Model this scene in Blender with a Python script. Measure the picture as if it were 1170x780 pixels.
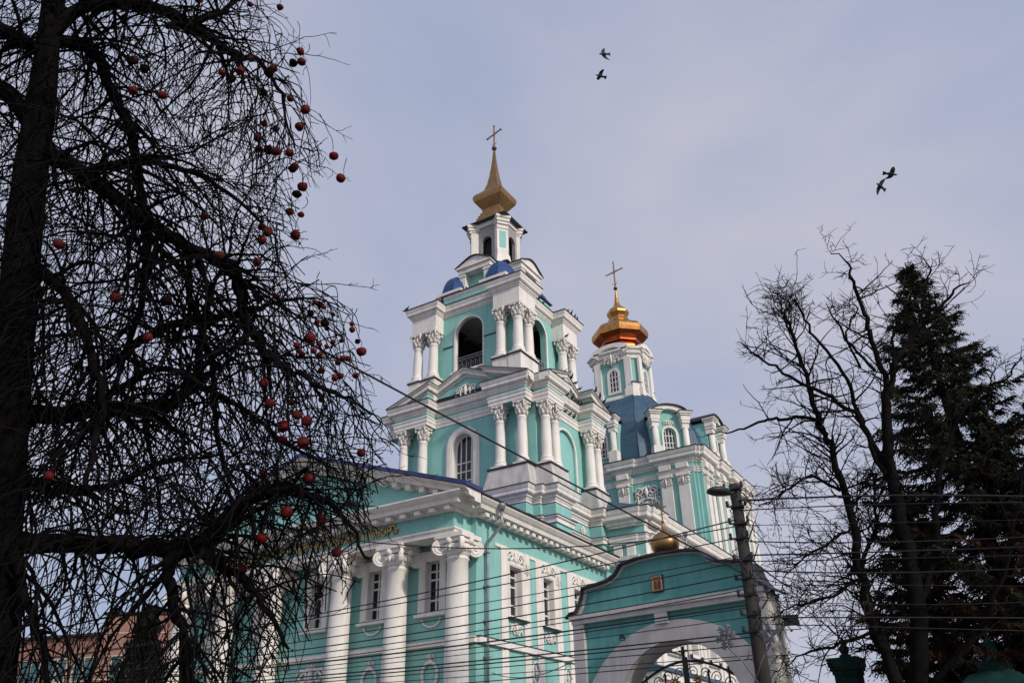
import bpy, math, random
from math import sin, cos, pi, radians, sqrt, hypot, atan2
from mathutils import Vector, Matrix, noise
from mathutils.geometry import tessellate_polygon

# ------------------------------------------------------------------ scene, camera, sky, sun
for o in list(bpy.data.objects):
    bpy.data.objects.remove(o)
S = bpy.context.scene
COL = S.collection
CAMF, PITCH, ROLL, YAW = 945.97, .498, -.020, -.548
CP = Vector((26.57, -26.96, 1.6))

def cam_axes():
    cy, sy = cos(YAW), sin(YAW)
    fw = Vector((sy*cos(PITCH), cy*cos(PITCH), sin(PITCH)))
    r = Vector((cy, -sy, 0)); u = r.cross(fw)
    return r*cos(ROLL)+u*sin(ROLL), -r*sin(ROLL)+u*cos(ROLL), fw
CR, CU, CF = cam_axes()
cam = bpy.data.cameras.new('camera'); camo = bpy.data.objects.new('camera', cam); COL.objects.link(camo)
camo.matrix_world = Matrix(((CR.x, CU.x, -CF.x, CP.x), (CR.y, CU.y, -CF.y, CP.y), (CR.z, CU.z, -CF.z, CP.z), (0, 0, 0, 1)))
cam.sensor_width = 36; cam.sensor_fit = 'HORIZONTAL'; cam.lens = CAMF/1170*36
cam.clip_start = .1; cam.clip_end = 3000
S.camera = camo

SUN = Vector((.84, -.27, .47)).normalized()
sl = bpy.data.lights.new('sun', 'SUN'); sl.energy = 2.55; sl.angle = radians(4); sl.color = (1, .93, .83)
so = bpy.data.objects.new('sun', sl); COL.objects.link(so)
so.rotation_euler = SUN.to_track_quat('Z', 'Y').to_euler(); so.location = (30, -20, 60)

W = bpy.data.worlds.new('World'); S.world = W; W.use_nodes = True
nt = W.node_tree; nt.nodes.clear()
def N(nt, t, **k):
    n = nt.nodes.new(t)
    for a, b in k.items(): setattr(n, a, b)
    return n
out = N(nt, 'ShaderNodeOutputWorld'); bg = N(nt, 'ShaderNodeBackground'); bg.inputs['Strength'].default_value = .1
sky = N(nt, 'ShaderNodeTexSky', sky_type='NISHITA'); sky.sun_disc = False
sky.sun_elevation = math.asin(SUN.z); sky.sun_rotation = atan2(SUN.x, SUN.y); sky.air_density = 1.2; sky.dust_density = 1.5
tc = N(nt, 'ShaderNodeTexCoord')
mp = N(nt, 'ShaderNodeMapping'); mp.inputs['Scale'].default_value = (1.0, 1.3, 2.2); mp.inputs['Rotation'].default_value = (.2, .1, .5)
nz = N(nt, 'ShaderNodeTexNoise'); nz.inputs['Scale'].default_value = 1.5; nz.inputs['Detail'].default_value = 7; nz.inputs['Roughness'].default_value = .48; nz.inputs['Distortion'].default_value = .3
cr = N(nt, 'ShaderNodeValToRGB')
cr.color_ramp.elements[0].position = .36; cr.color_ramp.elements[0].color = (3.8, 4.4, 6.2, 1)
cr.color_ramp.elements[1].position = .64; cr.color_ramp.elements[1].color = (5.75, 5.75, 6.75, 1)
dot = N(nt, 'ShaderNodeVectorMath', operation='DOT_PRODUCT'); dot.inputs[1].default_value = SUN
mr = N(nt, 'ShaderNodeMapRange'); mr.inputs['From Min'].default_value = .35; mr.inputs['From Max'].default_value = 1; mr.inputs['To Min'].default_value = 1.0; mr.inputs['To Max'].default_value = 1.7
vm = N(nt, 'ShaderNodeVectorMath', operation='SCALE')
mx = N(nt, 'ShaderNodeMix', data_type='RGBA'); mx.inputs[0].default_value = .88
nt.links.new(tc.outputs['Generated'], mp.inputs[0]); nt.links.new(mp.outputs[0], nz.inputs['Vector'])
nt.links.new(nz.outputs['Fac'], cr.inputs[0]); nt.links.new(tc.outputs['Generated'], dot.inputs[0])
nt.links.new(dot.outputs['Value'], mr.inputs['Value']); nt.links.new(cr.outputs[0], vm.inputs[0]); nt.links.new(mr.outputs[0], vm.inputs['Scale'])
nt.links.new(sky.outputs[0], mx.inputs[6]); nt.links.new(vm.outputs[0], mx.inputs[7]); nt.links.new(mx.outputs[2], bg.inputs[0])
nt.links.new(bg.outputs[0], out.inputs[0])
S.view_settings.view_transform = 'Standard'; S.view_settings.look = 'None'; S.view_settings.exposure = 0; S.view_settings.gamma = 1
S.cycles.max_bounces = 6; S.cycles.diffuse_bounces = 3; S.cycles.glossy_bounces = 3; S.cycles.use_denoising = True

def at(x, y, D):
    """point D metres (horizontal distance) from the camera along the line of sight of a photograph pixel"""
    d = CF*CAMF+CR*(x-585)-CU*(y-390)
    return CP+d*(D/hypot(d.x, d.y))

# ------------------------------------------------------------------ materials
def mat(name, col, rough=.7, metal=0, var=.12, scale=1.5, stretch=(1, 1, 1), dirt=None, dirt_amt=.35, bump=.0, bscale=20, spec=.4):
    m = bpy.data.materials.new(name); m.use_nodes = True
    nt = m.node_tree; b = nt.nodes['Principled BSDF']
    b.inputs['Roughness'].default_value = rough; b.inputs['Metallic'].default_value = metal
    b.inputs['Specular IOR Level'].default_value = spec
    tc = N(nt, 'ShaderNodeTexCoord'); mp = N(nt, 'ShaderNodeMapping'); mp.inputs['Scale'].default_value = stretch
    nt.links.new(tc.outputs['Object'], mp.inputs[0])
    nz = N(nt, 'ShaderNodeTexNoise'); nz.inputs['Scale'].default_value = scale; nz.inputs['Detail'].default_value = 6; nz.inputs['Roughness'].default_value = .6
    nt.links.new(mp.outputs[0], nz.inputs['Vector'])
    r = N(nt, 'ShaderNodeValToRGB'); r.color_ramp.elements[0].position = .3; r.color_ramp.elements[1].position = .7
    r.color_ramp.elements[0].color = tuple(c*(1-var) for c in col)+(1,); r.color_ramp.elements[1].color = tuple(min(1, c*(1+var)) for c in col)+(1,)
    nt.links.new(nz.outputs['Fac'], r.inputs[0]); last = r.outputs[0]
    if dirt:
        mp2 = N(nt, 'ShaderNodeMapping'); mp2.inputs['Scale'].default_value = (2.6, 2.6, .35)
        nt.links.new(tc.outputs['Object'], mp2.inputs[0])
        n2 = N(nt, 'ShaderNodeTexNoise'); n2.inputs['Scale'].default_value = 1.1; n2.inputs['Detail'].default_value = 8; n2.inputs['Roughness'].default_value = .7
        nt.links.new(mp2.outputs[0], n2.inputs['Vector'])
        r2 = N(nt, 'ShaderNodeMapRange'); r2.inputs['From Min'].default_value = .44; r2.inputs['From Max'].default_value = .74
        r2.inputs['To Min'].default_value = 0; r2.inputs['To Max'].default_value = dirt_amt
        nt.links.new(n2.outputs['Fac'], r2.inputs['Value'])
        mx = N(nt, 'ShaderNodeMix', data_type='RGBA'); mx.inputs[7].default_value = dirt+(1,)
        nt.links.new(r2.outputs[0], mx.inputs[0]); nt.links.new(last, mx.inputs[6]); last = mx.outputs[2]
    nt.links.new(last, b.inputs['Base Color'])
    if bump:
        n3 = N(nt, 'ShaderNodeTexNoise'); n3.inputs['Scale'].default_value = bscale; n3.inputs['Detail'].default_value = 4
        nt.links.new(tc.outputs['Object'], n3.inputs['Vector'])
        bp = N(nt, 'ShaderNodeBump'); bp.inputs['Strength'].default_value = bump; bp.inputs['Distance'].default_value = .02
        nt.links.new(n3.outputs['Fac'], bp.inputs['Height']); nt.links.new(bp.outputs[0], b.inputs['Normal'])
    return m
M = dict(
 teal=mat('turquoise_plaster', (.25, .51, .46), .85, var=.09, scale=.9, dirt=(.14, .32, .29), dirt_amt=.42, bump=.25, bscale=9),
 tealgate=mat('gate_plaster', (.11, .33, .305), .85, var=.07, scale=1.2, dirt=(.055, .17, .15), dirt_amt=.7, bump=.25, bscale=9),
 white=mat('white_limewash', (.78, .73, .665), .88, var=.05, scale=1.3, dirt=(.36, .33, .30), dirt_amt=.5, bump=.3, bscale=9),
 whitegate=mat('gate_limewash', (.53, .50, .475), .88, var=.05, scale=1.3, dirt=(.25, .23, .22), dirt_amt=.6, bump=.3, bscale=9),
 stone=mat('bare_brick', (.30, .28, .27), .9, var=.35, scale=9, bump=.6, bscale=14),
 plinth=mat('weathered_plaster', (.52, .49, .46), .9, var=.14, scale=1.8, dirt=(.22, .19, .17), dirt_amt=.7, bump=.4),
 flash=mat('dark_flashing', (.035, .035, .045), .5, var=.3, scale=4, spec=.3),
 blueroof=mat('painted_roof_steel', (.036, .088, .135), .42, var=.22, scale=1.2, dirt=(.04, .07, .12), dirt_amt=.4, metal=.0),
 navy=mat('navy_roof_edge', (.03, .04, .13), .45, var=.15),
 bluedome=mat('cobalt_dome_steel', (.010, .05, .16), .5, var=.18, scale=2.5),
 gold=mat('gilded_copper', (.50, .25, .075), .27, metal=1, var=.22, scale=2.0, dirt=(.22, .08, .03), dirt_amt=.6),
 redmetal=mat('dark_red_metal', (.34, .075, .025), .25, metal=1, var=.35, scale=1.5),
 goldold=mat('dull_gilding', (.36, .21, .085), .42, metal=1, var=.2, scale=2.0, dirt=(.2, .11, .05), dirt_amt=.5),
 darkball=mat('dark_metal_ball', (.10, .05, .04), .4, metal=.6),
 glass=mat('window_glass', (.012, .014, .018), .08, var=.3, spec=.45),
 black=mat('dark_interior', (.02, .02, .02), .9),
 frame=mat('painted_frame', (.62, .60, .58), .6, var=.05),
 iron=mat('black_iron', (.018, .018, .02), .55, var=.2),
 zinc=mat('galvanised_pipe', (.26, .26, .28), .45, metal=.5, var=.2, scale=5),
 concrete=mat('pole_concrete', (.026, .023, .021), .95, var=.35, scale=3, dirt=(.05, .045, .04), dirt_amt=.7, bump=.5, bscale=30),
 cable=mat('cable_rubber', (.012, .012, .014), .6, var=.1),
 bark=mat('apple_bark', (.007, .0062, .006), 1, var=.35, scale=6, bump=.8, bscale=25, spec=.02),  # shadow over the apple tree is put into this near-black base colour
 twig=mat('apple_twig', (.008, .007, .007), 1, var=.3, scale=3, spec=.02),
 bark2=mat('ash_bark', (.009, .008, .0075), 1, var=.35, scale=5, bump=.7, bscale=20, spec=.03),
 seed=mat('dry_seed_keys', (.10, .06, .035), .9, var=.3),
 needle=mat('spruce_needles', (.019, .022, .012), .9, var=.5, scale=1.2, spec=.1),
 needle2=mat('thuja_sprays', (.012, .013, .009), .9, var=.5, scale=2, spec=.1),
 needlebrown=mat('browned_needles', (.040, .020, .012), .9, var=.4, scale=1.5, spec=.1),
 apple=mat('red_apple_skin', (.085, .005, .005), .6, var=.6, spec=.12, scale=22, dirt=(.03, .01, .008), dirt_amt=.6),
 apple2=mat('brown_apple_skin', (.06, .014, .008), .8, spec=.05, var=.4, scale=18, dirt=(.05, .02, .02), dirt_amt=.6),
 apple3=mat('withered_apple_skin', (.009, .004, .004), 1, spec=0, var=.4, scale=18),
 bird=mat('dark_feathers', (.008, .008, .011), .75, var=.3, scale=10),
 pigeon=mat('grey_feathers', (.045, .045, .055), .7, var=.4, scale=12),
 pink=mat('salmon_plaster', (.30, .155, .12), .9, var=.12, scale=.8, dirt=(.2, .1, .08), dirt_amt=.5),
 cream=mat('cream_plaster', (.50, .43, .33), .9, var=.1, scale=.8, dirt=(.25, .2, .15), dirt_amt=.5),
 tealglass=mat('dull_teal_glass', (.05, .12, .13), .2, var=.3),
 greenroof=mat('shaded_green_paint', (.010, .040, .032), .9, spec=.1, var=.2, dirt=(.03, .08, .07), dirt_amt=.6),  # tree shade over pillar and kiosk is put into this dark green
 asphalt=mat('asphalt', (.05, .05, .052), .95, var=.2, scale=.6, bump=.4, bscale=40),
 pave=mat('paving_slabs', (.17, .165, .16), .9, var=.15, scale=.5, bump=.3, bscale=6),
 kerbm=mat('kerb_stone', (.26, .25, .24), .9, var=.15),
 lamp=mat('lamp_housing', (.03, .03, .032), .5, var=.2),
 deco=mat('unlit_tinsel', (.16, .16, .18), .6, var=.3, scale=15),
 icong=mat('icon_gilt', (.26, .15, .06), .5, metal=.2, var=.3, scale=30),
 iconr=mat('icon_red', (.14, .035, .025), .7, var=.3, scale=30),
 iconf=mat('icon_flesh', (.45, .30, .18), .7, var=.3, scale=30),
)

# ------------------------------------------------------------------ mesh helpers
class MB:
    """collects faces; fr = (origin, s axis, outward axis) maps (s, d, z) to the world"""
    def __init__(self, fr=None):
        self.v = []; self.f = []; self.m = []; self.fr = fr; self.mi = 0; self.sm = []
    def P(self, s, d, z):
        if self.fr is None: return (s, d, z)
        o, u, n = self.fr
        return (o[0]+u[0]*s+n[0]*d, o[1]+u[1]*s+n[1]*d, z)
    def add(self, vs, fs, smooth=False):
        b = len(self.v); self.v += [tuple(v) for v in vs]
        for f in fs: self.f.append([b+i for i in f]); self.m.append(self.mi); self.sm.append(smooth)
    def box(self, s0, s1, d0, d1, z0, z1, flare=0):
        q = flare
        vs = [self.P(*p) for p in ((s0-q, d0, z0), (s1+q, d0, z0), (s1+q, d1+q, z0), (s0-q, d1+q, z0), (s0, d0, z1), (s1, d0, z1), (s1, d1, z1), (s0, d1, z1))]
        self.add(vs, [(0, 3, 2, 1), (4, 5, 6, 7), (0, 1, 5, 4), (1, 2, 6, 5), (2, 3, 7, 6), (3, 0, 4, 7)])
    def panel(self, outer, holes, d0, d1):
        """outer / holes: lists of (s,z); extruded from depth d0 (back) to d1 (front)"""
        loops = [[Vector((s, z, 0)) for s, z in L] for L in [outer]+holes]
        tri = tessellate_polygon(loops); flat = [p for L in loops for p in L]; n = len(flat)
        vs = [self.P(p.x, d1, p.y) for p in flat]+[self.P(p.x, d0, p.y) for p in flat]
        fs = [tuple(t) for t in tri]+[tuple(i+n for i in reversed(t)) for t in tri]
        b = 0
        for L in loops:
            k = len(L)
            for i in range(k): fs.append((b+i, b+(i+1) % k, n+b+(i+1) % k, n+b+i))
            b += k
        self.add(vs, fs)
    def sweep(self, path, prof, closed=False, cap=True):
        """path of world (x,y,z) points, outward = right of travel; prof = closed polygon of (out, dz)"""
        n = len(path); rings = []
        for i in range(n):
            p = path[i]; a = path[i-1] if (i > 0 or closed) else None; c = path[(i+1) % n] if (i < n-1 or closed) else None
            def nr(a, b):
                dx, dy = b[0]-a[0], b[1]-a[1]; l = hypot(dx, dy) or 1; return (dy/l, -dx/l)
            ns = []
            if a is not None: ns.append(nr(a, p))
            if c is not None: ns.append(nr(p, c))
            if len(ns) == 2:
                mx_, my = ns[0][0]+ns[1][0], ns[0][1]+ns[1][1]; l = hypot(mx_, my) or 1; mx_ /= l; my /= l
                k = 1/max(.35, mx_*ns[0][0]+my*ns[0][1]); w = (mx_*k, my*k)
            else: w = ns[0]
            rings.append([(p[0]+w[0]*o, p[1]+w[1]*o, p[2]+dz) for o, dz in prof])
        k = len(prof); vs = [v for r in rings for v in r]; fs = []
        for i in range(n if closed else n-1):
            j = (i+1) % n
            for q in range(k): fs.append((i*k+q, i*k+(q+1) % k, j*k+(q+1) % k, j*k+q))
        if not closed and cap: fs += [tuple(range(k))[::-1], tuple((n-1)*k+q for q in range(k))]
        self.add(vs, fs)
    def lathe(self, prof, c=(0, 0, 0), n=16, sx=1, sy=1, rot=0, smooth=True, caps=True):
        vs = []; fs = []
        for r, z in prof:
            for i in range(n):
                a = rot+2*pi*i/n; vs.append((c[0]+r*cos(a)*sx, c[1]+r*sin(a)*sy, c[2]+z))
        for j in range(len(prof)-1):
            for i in range(n): fs.append((j*n+i, j*n+(i+1) % n, (j+1)*n+(i+1) % n, (j+1)*n+i))
        if caps: fs += [tuple(range(n))[::-1], tuple((len(prof)-1)*n+i for i in range(n))]
        self.add(vs, fs, smooth)
    def loft(self, rings, smooth=False, cap=True):
        k = len(rings[0]); vs = [v for r in rings for v in r]; fs = []
        for j in range(len(rings)-1):
            for i in range(k): fs.append((j*k+i, j*k+(i+1) % k, (j+1)*k+(i+1) % k, (j+1)*k+i))
        if cap: fs += [tuple(range(k))[::-1], tuple((len(rings)-1)*k+i for i in range(k))]
        self.add(vs, fs, smooth)
    def tube(self, pts, r0, r1=None, n=6, cap=True, smooth=True):
        if r1 is None: r1 = r0
        pts = [Vector(p) for p in pts]; k = len(pts); rings = []
        t = (pts[1]-pts[0]).normalized(); a = t.orthogonal().normalized()
        for i, p in enumerate(pts):
            t = (pts[min(i+1, k-1)]-pts[max(i-1, 0)]); t = t.normalized() if t.length > 1e-9 else Vector((0, 0, 1))
            a = a-t*a.dot(t); a = a.normalized() if a.length > 1e-6 else t.orthogonal().normalized(); b = t.cross(a)
            if isinstance(r0, (list, tuple)): r = r0[i]
            else: r = r0+(r1-r0)*i/(k-1)
            rings.append([tuple(p+a*(r*cos(2*pi*q/n))+b*(r*sin(2*pi*q/n))) for q in range(n)])
        self.loft(rings, smooth, cap)
    def ball(self, c, r, n=8, sc=(1, 1, 1)):
        self.lathe([(max(.001, r*sin(pi*j/n))*1, -r*cos(pi*j/n)*sc[2]) for j in range(n+1)], c, n*2, sc[0], sc[1], caps=False)
    def build(self, name, mats, parent=None, loc=None, rotz=0):
        me = bpy.data.meshes.new(name); me.from_pydata(self.v, [], self.f)
        for m in (mats if isinstance(mats, (list, tuple)) else [mats]): me.materials.append(M[m])
        me.polygons.foreach_set('material_index', self.m); me.polygons.foreach_set('use_smooth', self.sm)
        me.update()
        o = bpy.data.objects.new(name, me); COL.objects.link(o)
        if parent is not None: o.parent = parent
        if loc is not None: o.location = loc
        o.rotation_euler.z = rotz
        return o
def thing(name, label, cat, loc=(0, 0, 0), rotz=0, group=None):
    o = bpy.data.objects.new(name, None); COL.objects.link(o); o.location = loc; o.rotation_euler.z = rotz
    o.empty_display_size = .3
    return tag(o, label, cat, group)
def tag(o, label, cat, group=None):
    o['label'] = label; o['category'] = cat
    if group: o['group'] = group
    return o
def dup(o, parent=None, loc=None, rotz=None):
    c = o.copy(); COL.objects.link(c)
    if parent is not None: c.parent = parent
    if loc is not None: c.location = loc
    if rotz is not None: c.rotation_euler.z = rotz
    for ch in list(o.children): dup(ch, c)
    return c
def arch(s0, s1, z0, z1, n=14, k=None):
    """round-headed outline, counter-clockwise"""
    r = (s1-s0)/2; c = (s0+s1)/2; h = r if k is None else k
    return [(s0, z0), (s1, z0)]+[(c+r*cos(pi*i/n), z1-h+h*sin(pi*i/n)) for i in range(n+1)]
def rect(s0, s1, z0, z1): return [(s0, z0), (s1, z0), (s1, z1), (s0, z1)]

# ------------------------------------------------------------------ ground
g = MB(); g.add([(-1500, -1500, 0), (1500, -1500, 0), (1500, 1500, 0), (-1500, 1500, 0)], [(0, 1, 2, 3)])
o = g.build('ground', 'pave'); o['kind'] = 'structure'
# street runs in front of the gate, along the line of the poles
g = MB(); ang = radians(-6)
U = (cos(ang), sin(ang)); Nn = (sin(ang), -cos(ang))
RF = ((15, -14), U, Nn)
g = MB(RF); g.box(-200, 200, 0, 8.5, -.3, .004)
o = g.build('road', 'asphalt'); o['kind'] = 'structure'
g = MB(RF); g.box(-200, 200, -.15, 0, -.3, .13); g.box(-200, 200, 8.5, 8.65, -.3, .13)
o = g.build('kerb', 'kerbm'); o['kind'] = 'structure'
g = MB(RF)
for i in range(-30, 30): g.box(i*6, i*6+3, 4.2, 4.32, -.2, .008)
o = g.build('road_marking', 'frame'); o['kind'] = 'structure'

# ------------------------------------------------------------------ cathedral
K = thing('cathedral', 'turquoise and white baroque cathedral with gilded tops, columned portico and tall bell tower', 'cathedral', (0, 0, 0))
def KB(mb, name, mats, label=None):
    o = mb.build(name, mats, K)
    if label: o['label'] = label
    return o
CORN = lambda h, e: [(-.25, 0), (.08*e, 0), (.12*e, .10*h), (.30*e, .16*h), (.34*e, .30*h), (.62*e, .36*h), (.78*e, .44*h), (.80*e, .66*h), (.88*e, .72*h), (1.0*e, .92*h), (1.0*e, h), (-.25, h)]
ARCHI = lambda h, e: [(-.25, 0), (.35*e, 0), (.35*e, .38*h), (.65*e, .42*h), (.65*e, .78*h), (e, .86*h), (e, h), (-.25, h)]
FLASH = lambda e, t=.035: [(-.25, 0), (e+.05, 0), (e+.05, t), (-.25, t+.03)]

def column_proto(kind, r, zb, zn, zt, parent):
    """column from base zb, neck zn, capital top zt; built round the origin"""
    m = MB(); h = zn-zb
    prof = [(r*1.32, 0), (r*1.36, .06*1), (r*1.34, .12), (r*1.15, .16), (r*1.12, .20), (r*1.22, .25), (r*1.2, .31), (r*1.03, .35)]
    for i in range(9):
        t = i/8; prof.append((r*(1.0-.15*t**1.7), .38+(h-.55)*t))
    prof += [(r*.92, h-.14), (r*.95, h-.10), (r*.92, h-.06), (r*.85, h-.03), (r*.85, h)]
    m.lathe(prof, (0, 0, zb), 24)
    m.box(-r*1.4, r*1.4, -r*1.4, r*1.4, zb-.12, zb+.005)
    c = m.build('column', 'white', parent)
    k = MB(); H = zt-zn
    if kind == 'ionic':
        k.lathe([(r*.86, 0), (r*.95, .05), (r*1.15, H*.35), (r*1.25, H*.5), (r*.9, H*.62)], (0, 0, zn), 20)
        k.box(-r*1.38, r*1.38, -r*1.38, r*1.38, zn+H*.80, zt)
        k.box(-r*1.2, r*1.2, -r*1.2, r*1.2, zn+H*.60, zn+H*.80)
        for sx in (-1, 1):
            for sy in (-1, 1):
                # spiral volute discs set on the diagonals, both faces coiled
                dg = Vector((sx, sy, 0)).normalized(); c0 = dg*r*1.5+Vector((0, 0, zn+H*.40)); R = H*.40
                tn = Vector((-dg.y, dg.x, 0)); up = Vector((0, 0, 1))
                rings = []; hf = [(.02*R, .20), (.22*R, .19), (.26*R, .10), (.50*R, .13), (.56*R, .17), (.66*R, .17), (.72*R, .11), (.84*R, .16), (.96*R, .16), (R, .12)]
                for rr, dd in hf+[(a_, -b_) for a_, b_ in hf[::-1]]:
                    rings.append([tuple(c0+tn*dd*r*1.1+dg*rr*cos(2*pi*q/16)+up*rr*sin(2*pi*q/16)) for q in range(16)])
                k.loft(rings, False)
                k.tube([tuple(dg*r*.9+Vector((0, 0, zn+H*.72))), tuple(dg*r*1.5+Vector((0, 0, zn+H*.76)))], r*.16, n=6)
        for q in range(4):
            a = q*pi/2; k.ball((cos(a)*r*1.25, sin(a)*r*1.25, zn+H*.66), H*.17, 5)
            for j in (-1, 0, 1):
                aa = a+j*.33; k.ball((cos(aa)*r*1.12, sin(aa)*r*1.12, zn+H*.34), H*.11, 4, (1, 1, 1.5))
    else:
        k.lathe([(r*.84, 0), (r*.86, H*.3), (r*.95, H*.6), (r*1.2, H*.84)], (0, 0, zn), 16)
        for row, (zz, rr, nn) in enumerate(((.05, .92, 8), (.36, .98, 8))):
            for q in range(nn):
                a = 2*pi*(q+.5*row)/nn; ca, sa = cos(a), sin(a)
                pts = [(ca*r*rr, sa*r*rr, zn+H*zz), (ca*r*(rr+.12), sa*r*(rr+.12), zn+H*(zz+.18)), (ca*r*(rr+.32), sa*r*(rr+.32), zn+H*(zz+.31)), (ca*r*(rr+.44), sa*r*(rr+.44), zn+H*(zz+.25))]
                k.tube(pts, [r*.22, r*.24, r*.18, r*.06], n=5)
        for q in range(4):
            a = pi/4+q*pi/2; ca, sa = cos(a), sin(a)
            k.tube([(ca*r*1.0, sa*r*1.0, zn+H*.5), (ca*r*1.35, sa*r*1.35, zn+H*.78), (ca*r*1.62, sa*r*1.62, zn+H*.80), (ca*r*1.66, sa*r*1.66, zn+H*.66), (ca*r*1.5, sa*r*1.5, zn+H*.64)], [r*.12, r*.16, r*.18, r*.15, r*.1], n=6)
            a = q*pi/2; k.ball((cos(a)*r*1.28, sin(a)*r*1.28, zn+H*.84), r*.2, 4)
        # concave abacus
        pl = []
        for q in range(4):
            a = pi/4+q*pi/2
            for da, rr in ((-.09, 1.78), (.09, 1.78), (.4, 1.42), (pi/4, 1.32), (pi/2-.4, 1.42)):
                pl.append((cos(a+da)*r*rr, sin(a+da)*r*rr))
        k.loft([[(x, y, zn+H*.86) for x, y in pl], [(x*1.06, y*1.06, zt) for x, y in pl]])
    k.build('capital', 'white', c)
    return c
def place_cols(proto, spots):
    first = True
    for x, y in spots:
        if first: proto.location = (x, y, 0); first = False
        else: dup(proto, K, (x, y, 0))

def window(fr, s0, s1, z0, z1, dep, arched=False, cols=2, rows=3, parent=None, bar=.05, rowz=None, label=None):
    """frame bars + recessed pane at depth dep (outward axis of fr)"""
    m = MB(fr); L = arch(s0, s1, z0, z1) if arched else rect(s0, s1, z0, z1)
    c = ((s0+s1)/2, (z0+z1)/2)
    inn = [((s-c[0])*(1-2*bar*1.3/(s1-s0))+c[0], (z-c[1])*(1-2*bar*1.3/(z1-z0))+c[1]) for s, z in L]
    m.panel(L, [inn[::-1]], dep-.05, dep+.05)
    for i in range(1, cols):
        s = s0+(s1-s0)*i/cols
        top = z1-.02
        if arched:
            r = (s1-s0)/2; top = z1-r+sqrt(max(0, r*r-(s-c[0])**2))-.02
        m.box(s-bar/2, s+bar/2, dep-.04, dep+.04, z0+.02, top)
    zs = rowz or [z0+(z1-z0)*j/rows for j in range(1, rows)]
    for z in zs:
        e = 0
        if arched and z > z1-(s1-s0)/2:
            r = (s1-s0)/2; e = r-sqrt(max(0, r*r-(z-(z1-r))**2))
        m.box(s0+e+.02, s1-e-.02, dep-.037, dep+.037, z-bar/2, z+bar/2)
    w = m.build('window', 'frame', parent or K)
    if label: w['label'] = label
    p = MB(fr); p.panel(L, [], dep-.03, dep-.012)
    p.build('pane', 'glass', w)
    return w

def KS(mb, name, mats, label=None, parent=None, fix=None):
    """one object per loose piece"""
    par = list(range(len(mb.v)))
    def find(a):
        while par[a] != a: par[a] = par[par[a]]; a = par[a]
        return a
    for f in mb.f:
        r = find(f[0])
        for i in f[1:]: par[find(i)] = r
    groups = {}
    for k, f in enumerate(mb.f): groups.setdefault(find(f[0]), []).append(k)
    for g_ in groups.values():
        n = MB(); idx = {}
        for k in g_:
            ff = []
            for i in mb.f[k]:
                if i not in idx: idx[i] = len(n.v); n.v.append(mb.v[i])
                ff.append(idx[i])
            n.f.append(ff); n.m.append(mb.m[k]); n.sm.append(mb.sm[k])
        o = fix(n) if fix else n.build(name, mats, parent or K)
        if label: o['label'] = label
FRONT = lambda y: ((0, y), (1, 0), (0, -1))     # s = x, outward = -y
SIDE = lambda x: ((x, 0), (0, 1), (1, 0))        # s = y, outward = +x

# ---- portico hall -------------------------------------------------
WX, HY = 8.28, 12.0
colx = [-7.9, -4.95, -2.0, 2.0, 4.95, 7.9]
winx = [-6.43, -3.47, 0, 3.18, 6.2]
m = MB(FRONT(0))
holes = [rect(x-.38, x+.42, 7.84, 9.9)[::-1] for x in (-6.2, -3.2, 0, 3.2, 6.2)]
holes += [rect(x-.45, x+.45, 2.2, 4.4)[::-1] for x in (-6.2, -3.2, 3.2, 6.2)]
m.panel(rect(-WX+.004, WX-.004, 0, 11.45), holes, -.6, 0)
fr = SIDE(WX); m.fr = fr
sw = [(2.33, 3.36), (5.12, 6.1), (7.98, 8.95), (10.2, 11.0)]
m.panel(rect(.004, 12.6, 0, 11.448), [rect(a, b, 7.83, 9.9)[::-1] for a, b in sw]+[rect(a, b, 2.2, 4.6)[::-1] for a, b in sw], -.6, 0)
m.fr = SIDE(-WX+.6); m.panel(rect(.004, 12.6, 0, 11.448), [], -.6, 0)
KB(m, 'wall', 'teal', 'turquoise wall of the columned hall')
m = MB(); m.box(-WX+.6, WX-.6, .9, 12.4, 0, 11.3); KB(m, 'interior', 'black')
# pediment / roof block
ZC = 11.45; EV = 1.0
m = MB(FRONT(-1.2)); zr = 11.85
m.panel([(-8.3, 11.6), (8.3, 11.6), (8.3, zr+.1), (0, zr+8.6*.325), (-8.3, zr+.1)], [], -.6, .0); KB(m, 'pediment', 'teal')
m = MB()
zR = 11.78; ap = .31
a0 = 9.0
m.loft([[(-a0, -1.1, zR), (a0, -1.1, zR), (a0, -1.1, zR+.06), (0, -1.1, zR+.42+a0*ap), (-a0, -1.1, zR+.06)],
        [(-a0, 12.9, zR), (a0, 12.9, zR), (a0, 12.9, zR+.06), (0, 12.9, zR+.42+a0*ap), (-a0, 12.9, zR+.06)]])
KB(m, 'roof', 'navy', 'navy sheet roof of the columned hall')
# horizontal cornice round the hall (with portico ressaut)
path = [(-WX, 12.6, ZC-.02), (-WX, -.02, ZC-.02), (-8.2, -.02, ZC-.02), (-8.2, -1.2, ZC-.02), (8.2, -1.2, ZC-.02), (8.2, -.02, ZC-.02), (WX, -.02, ZC-.02), (WX, 12.6, ZC-.02)]
path = [(-WX, 12.6, ZC), (-WX, -.0, ZC), (-8.2, 0, ZC), (-8.2, -1.2, ZC), (8.2, -1.2, ZC), (8.2, 0, ZC), (WX, 0, ZC), (WX, 11.6, ZC)]
path = [(-WX-.02, 12.6, ZC), (-WX-.02, 0, ZC), (-8.02, 0, ZC), (-8.02, -1.2, ZC), (8.02, -1.2, ZC), (8.02, 0, ZC), (WX+.02, 0, ZC), (WX+.02, 11.6, ZC)]
hc = [(-.35, -.14), (.1, -.14), (.16, .0), (.56, .03), (.60, .18), (.68, .24), (.80, .37), (.80, .43), (-.35, .43)]
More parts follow.
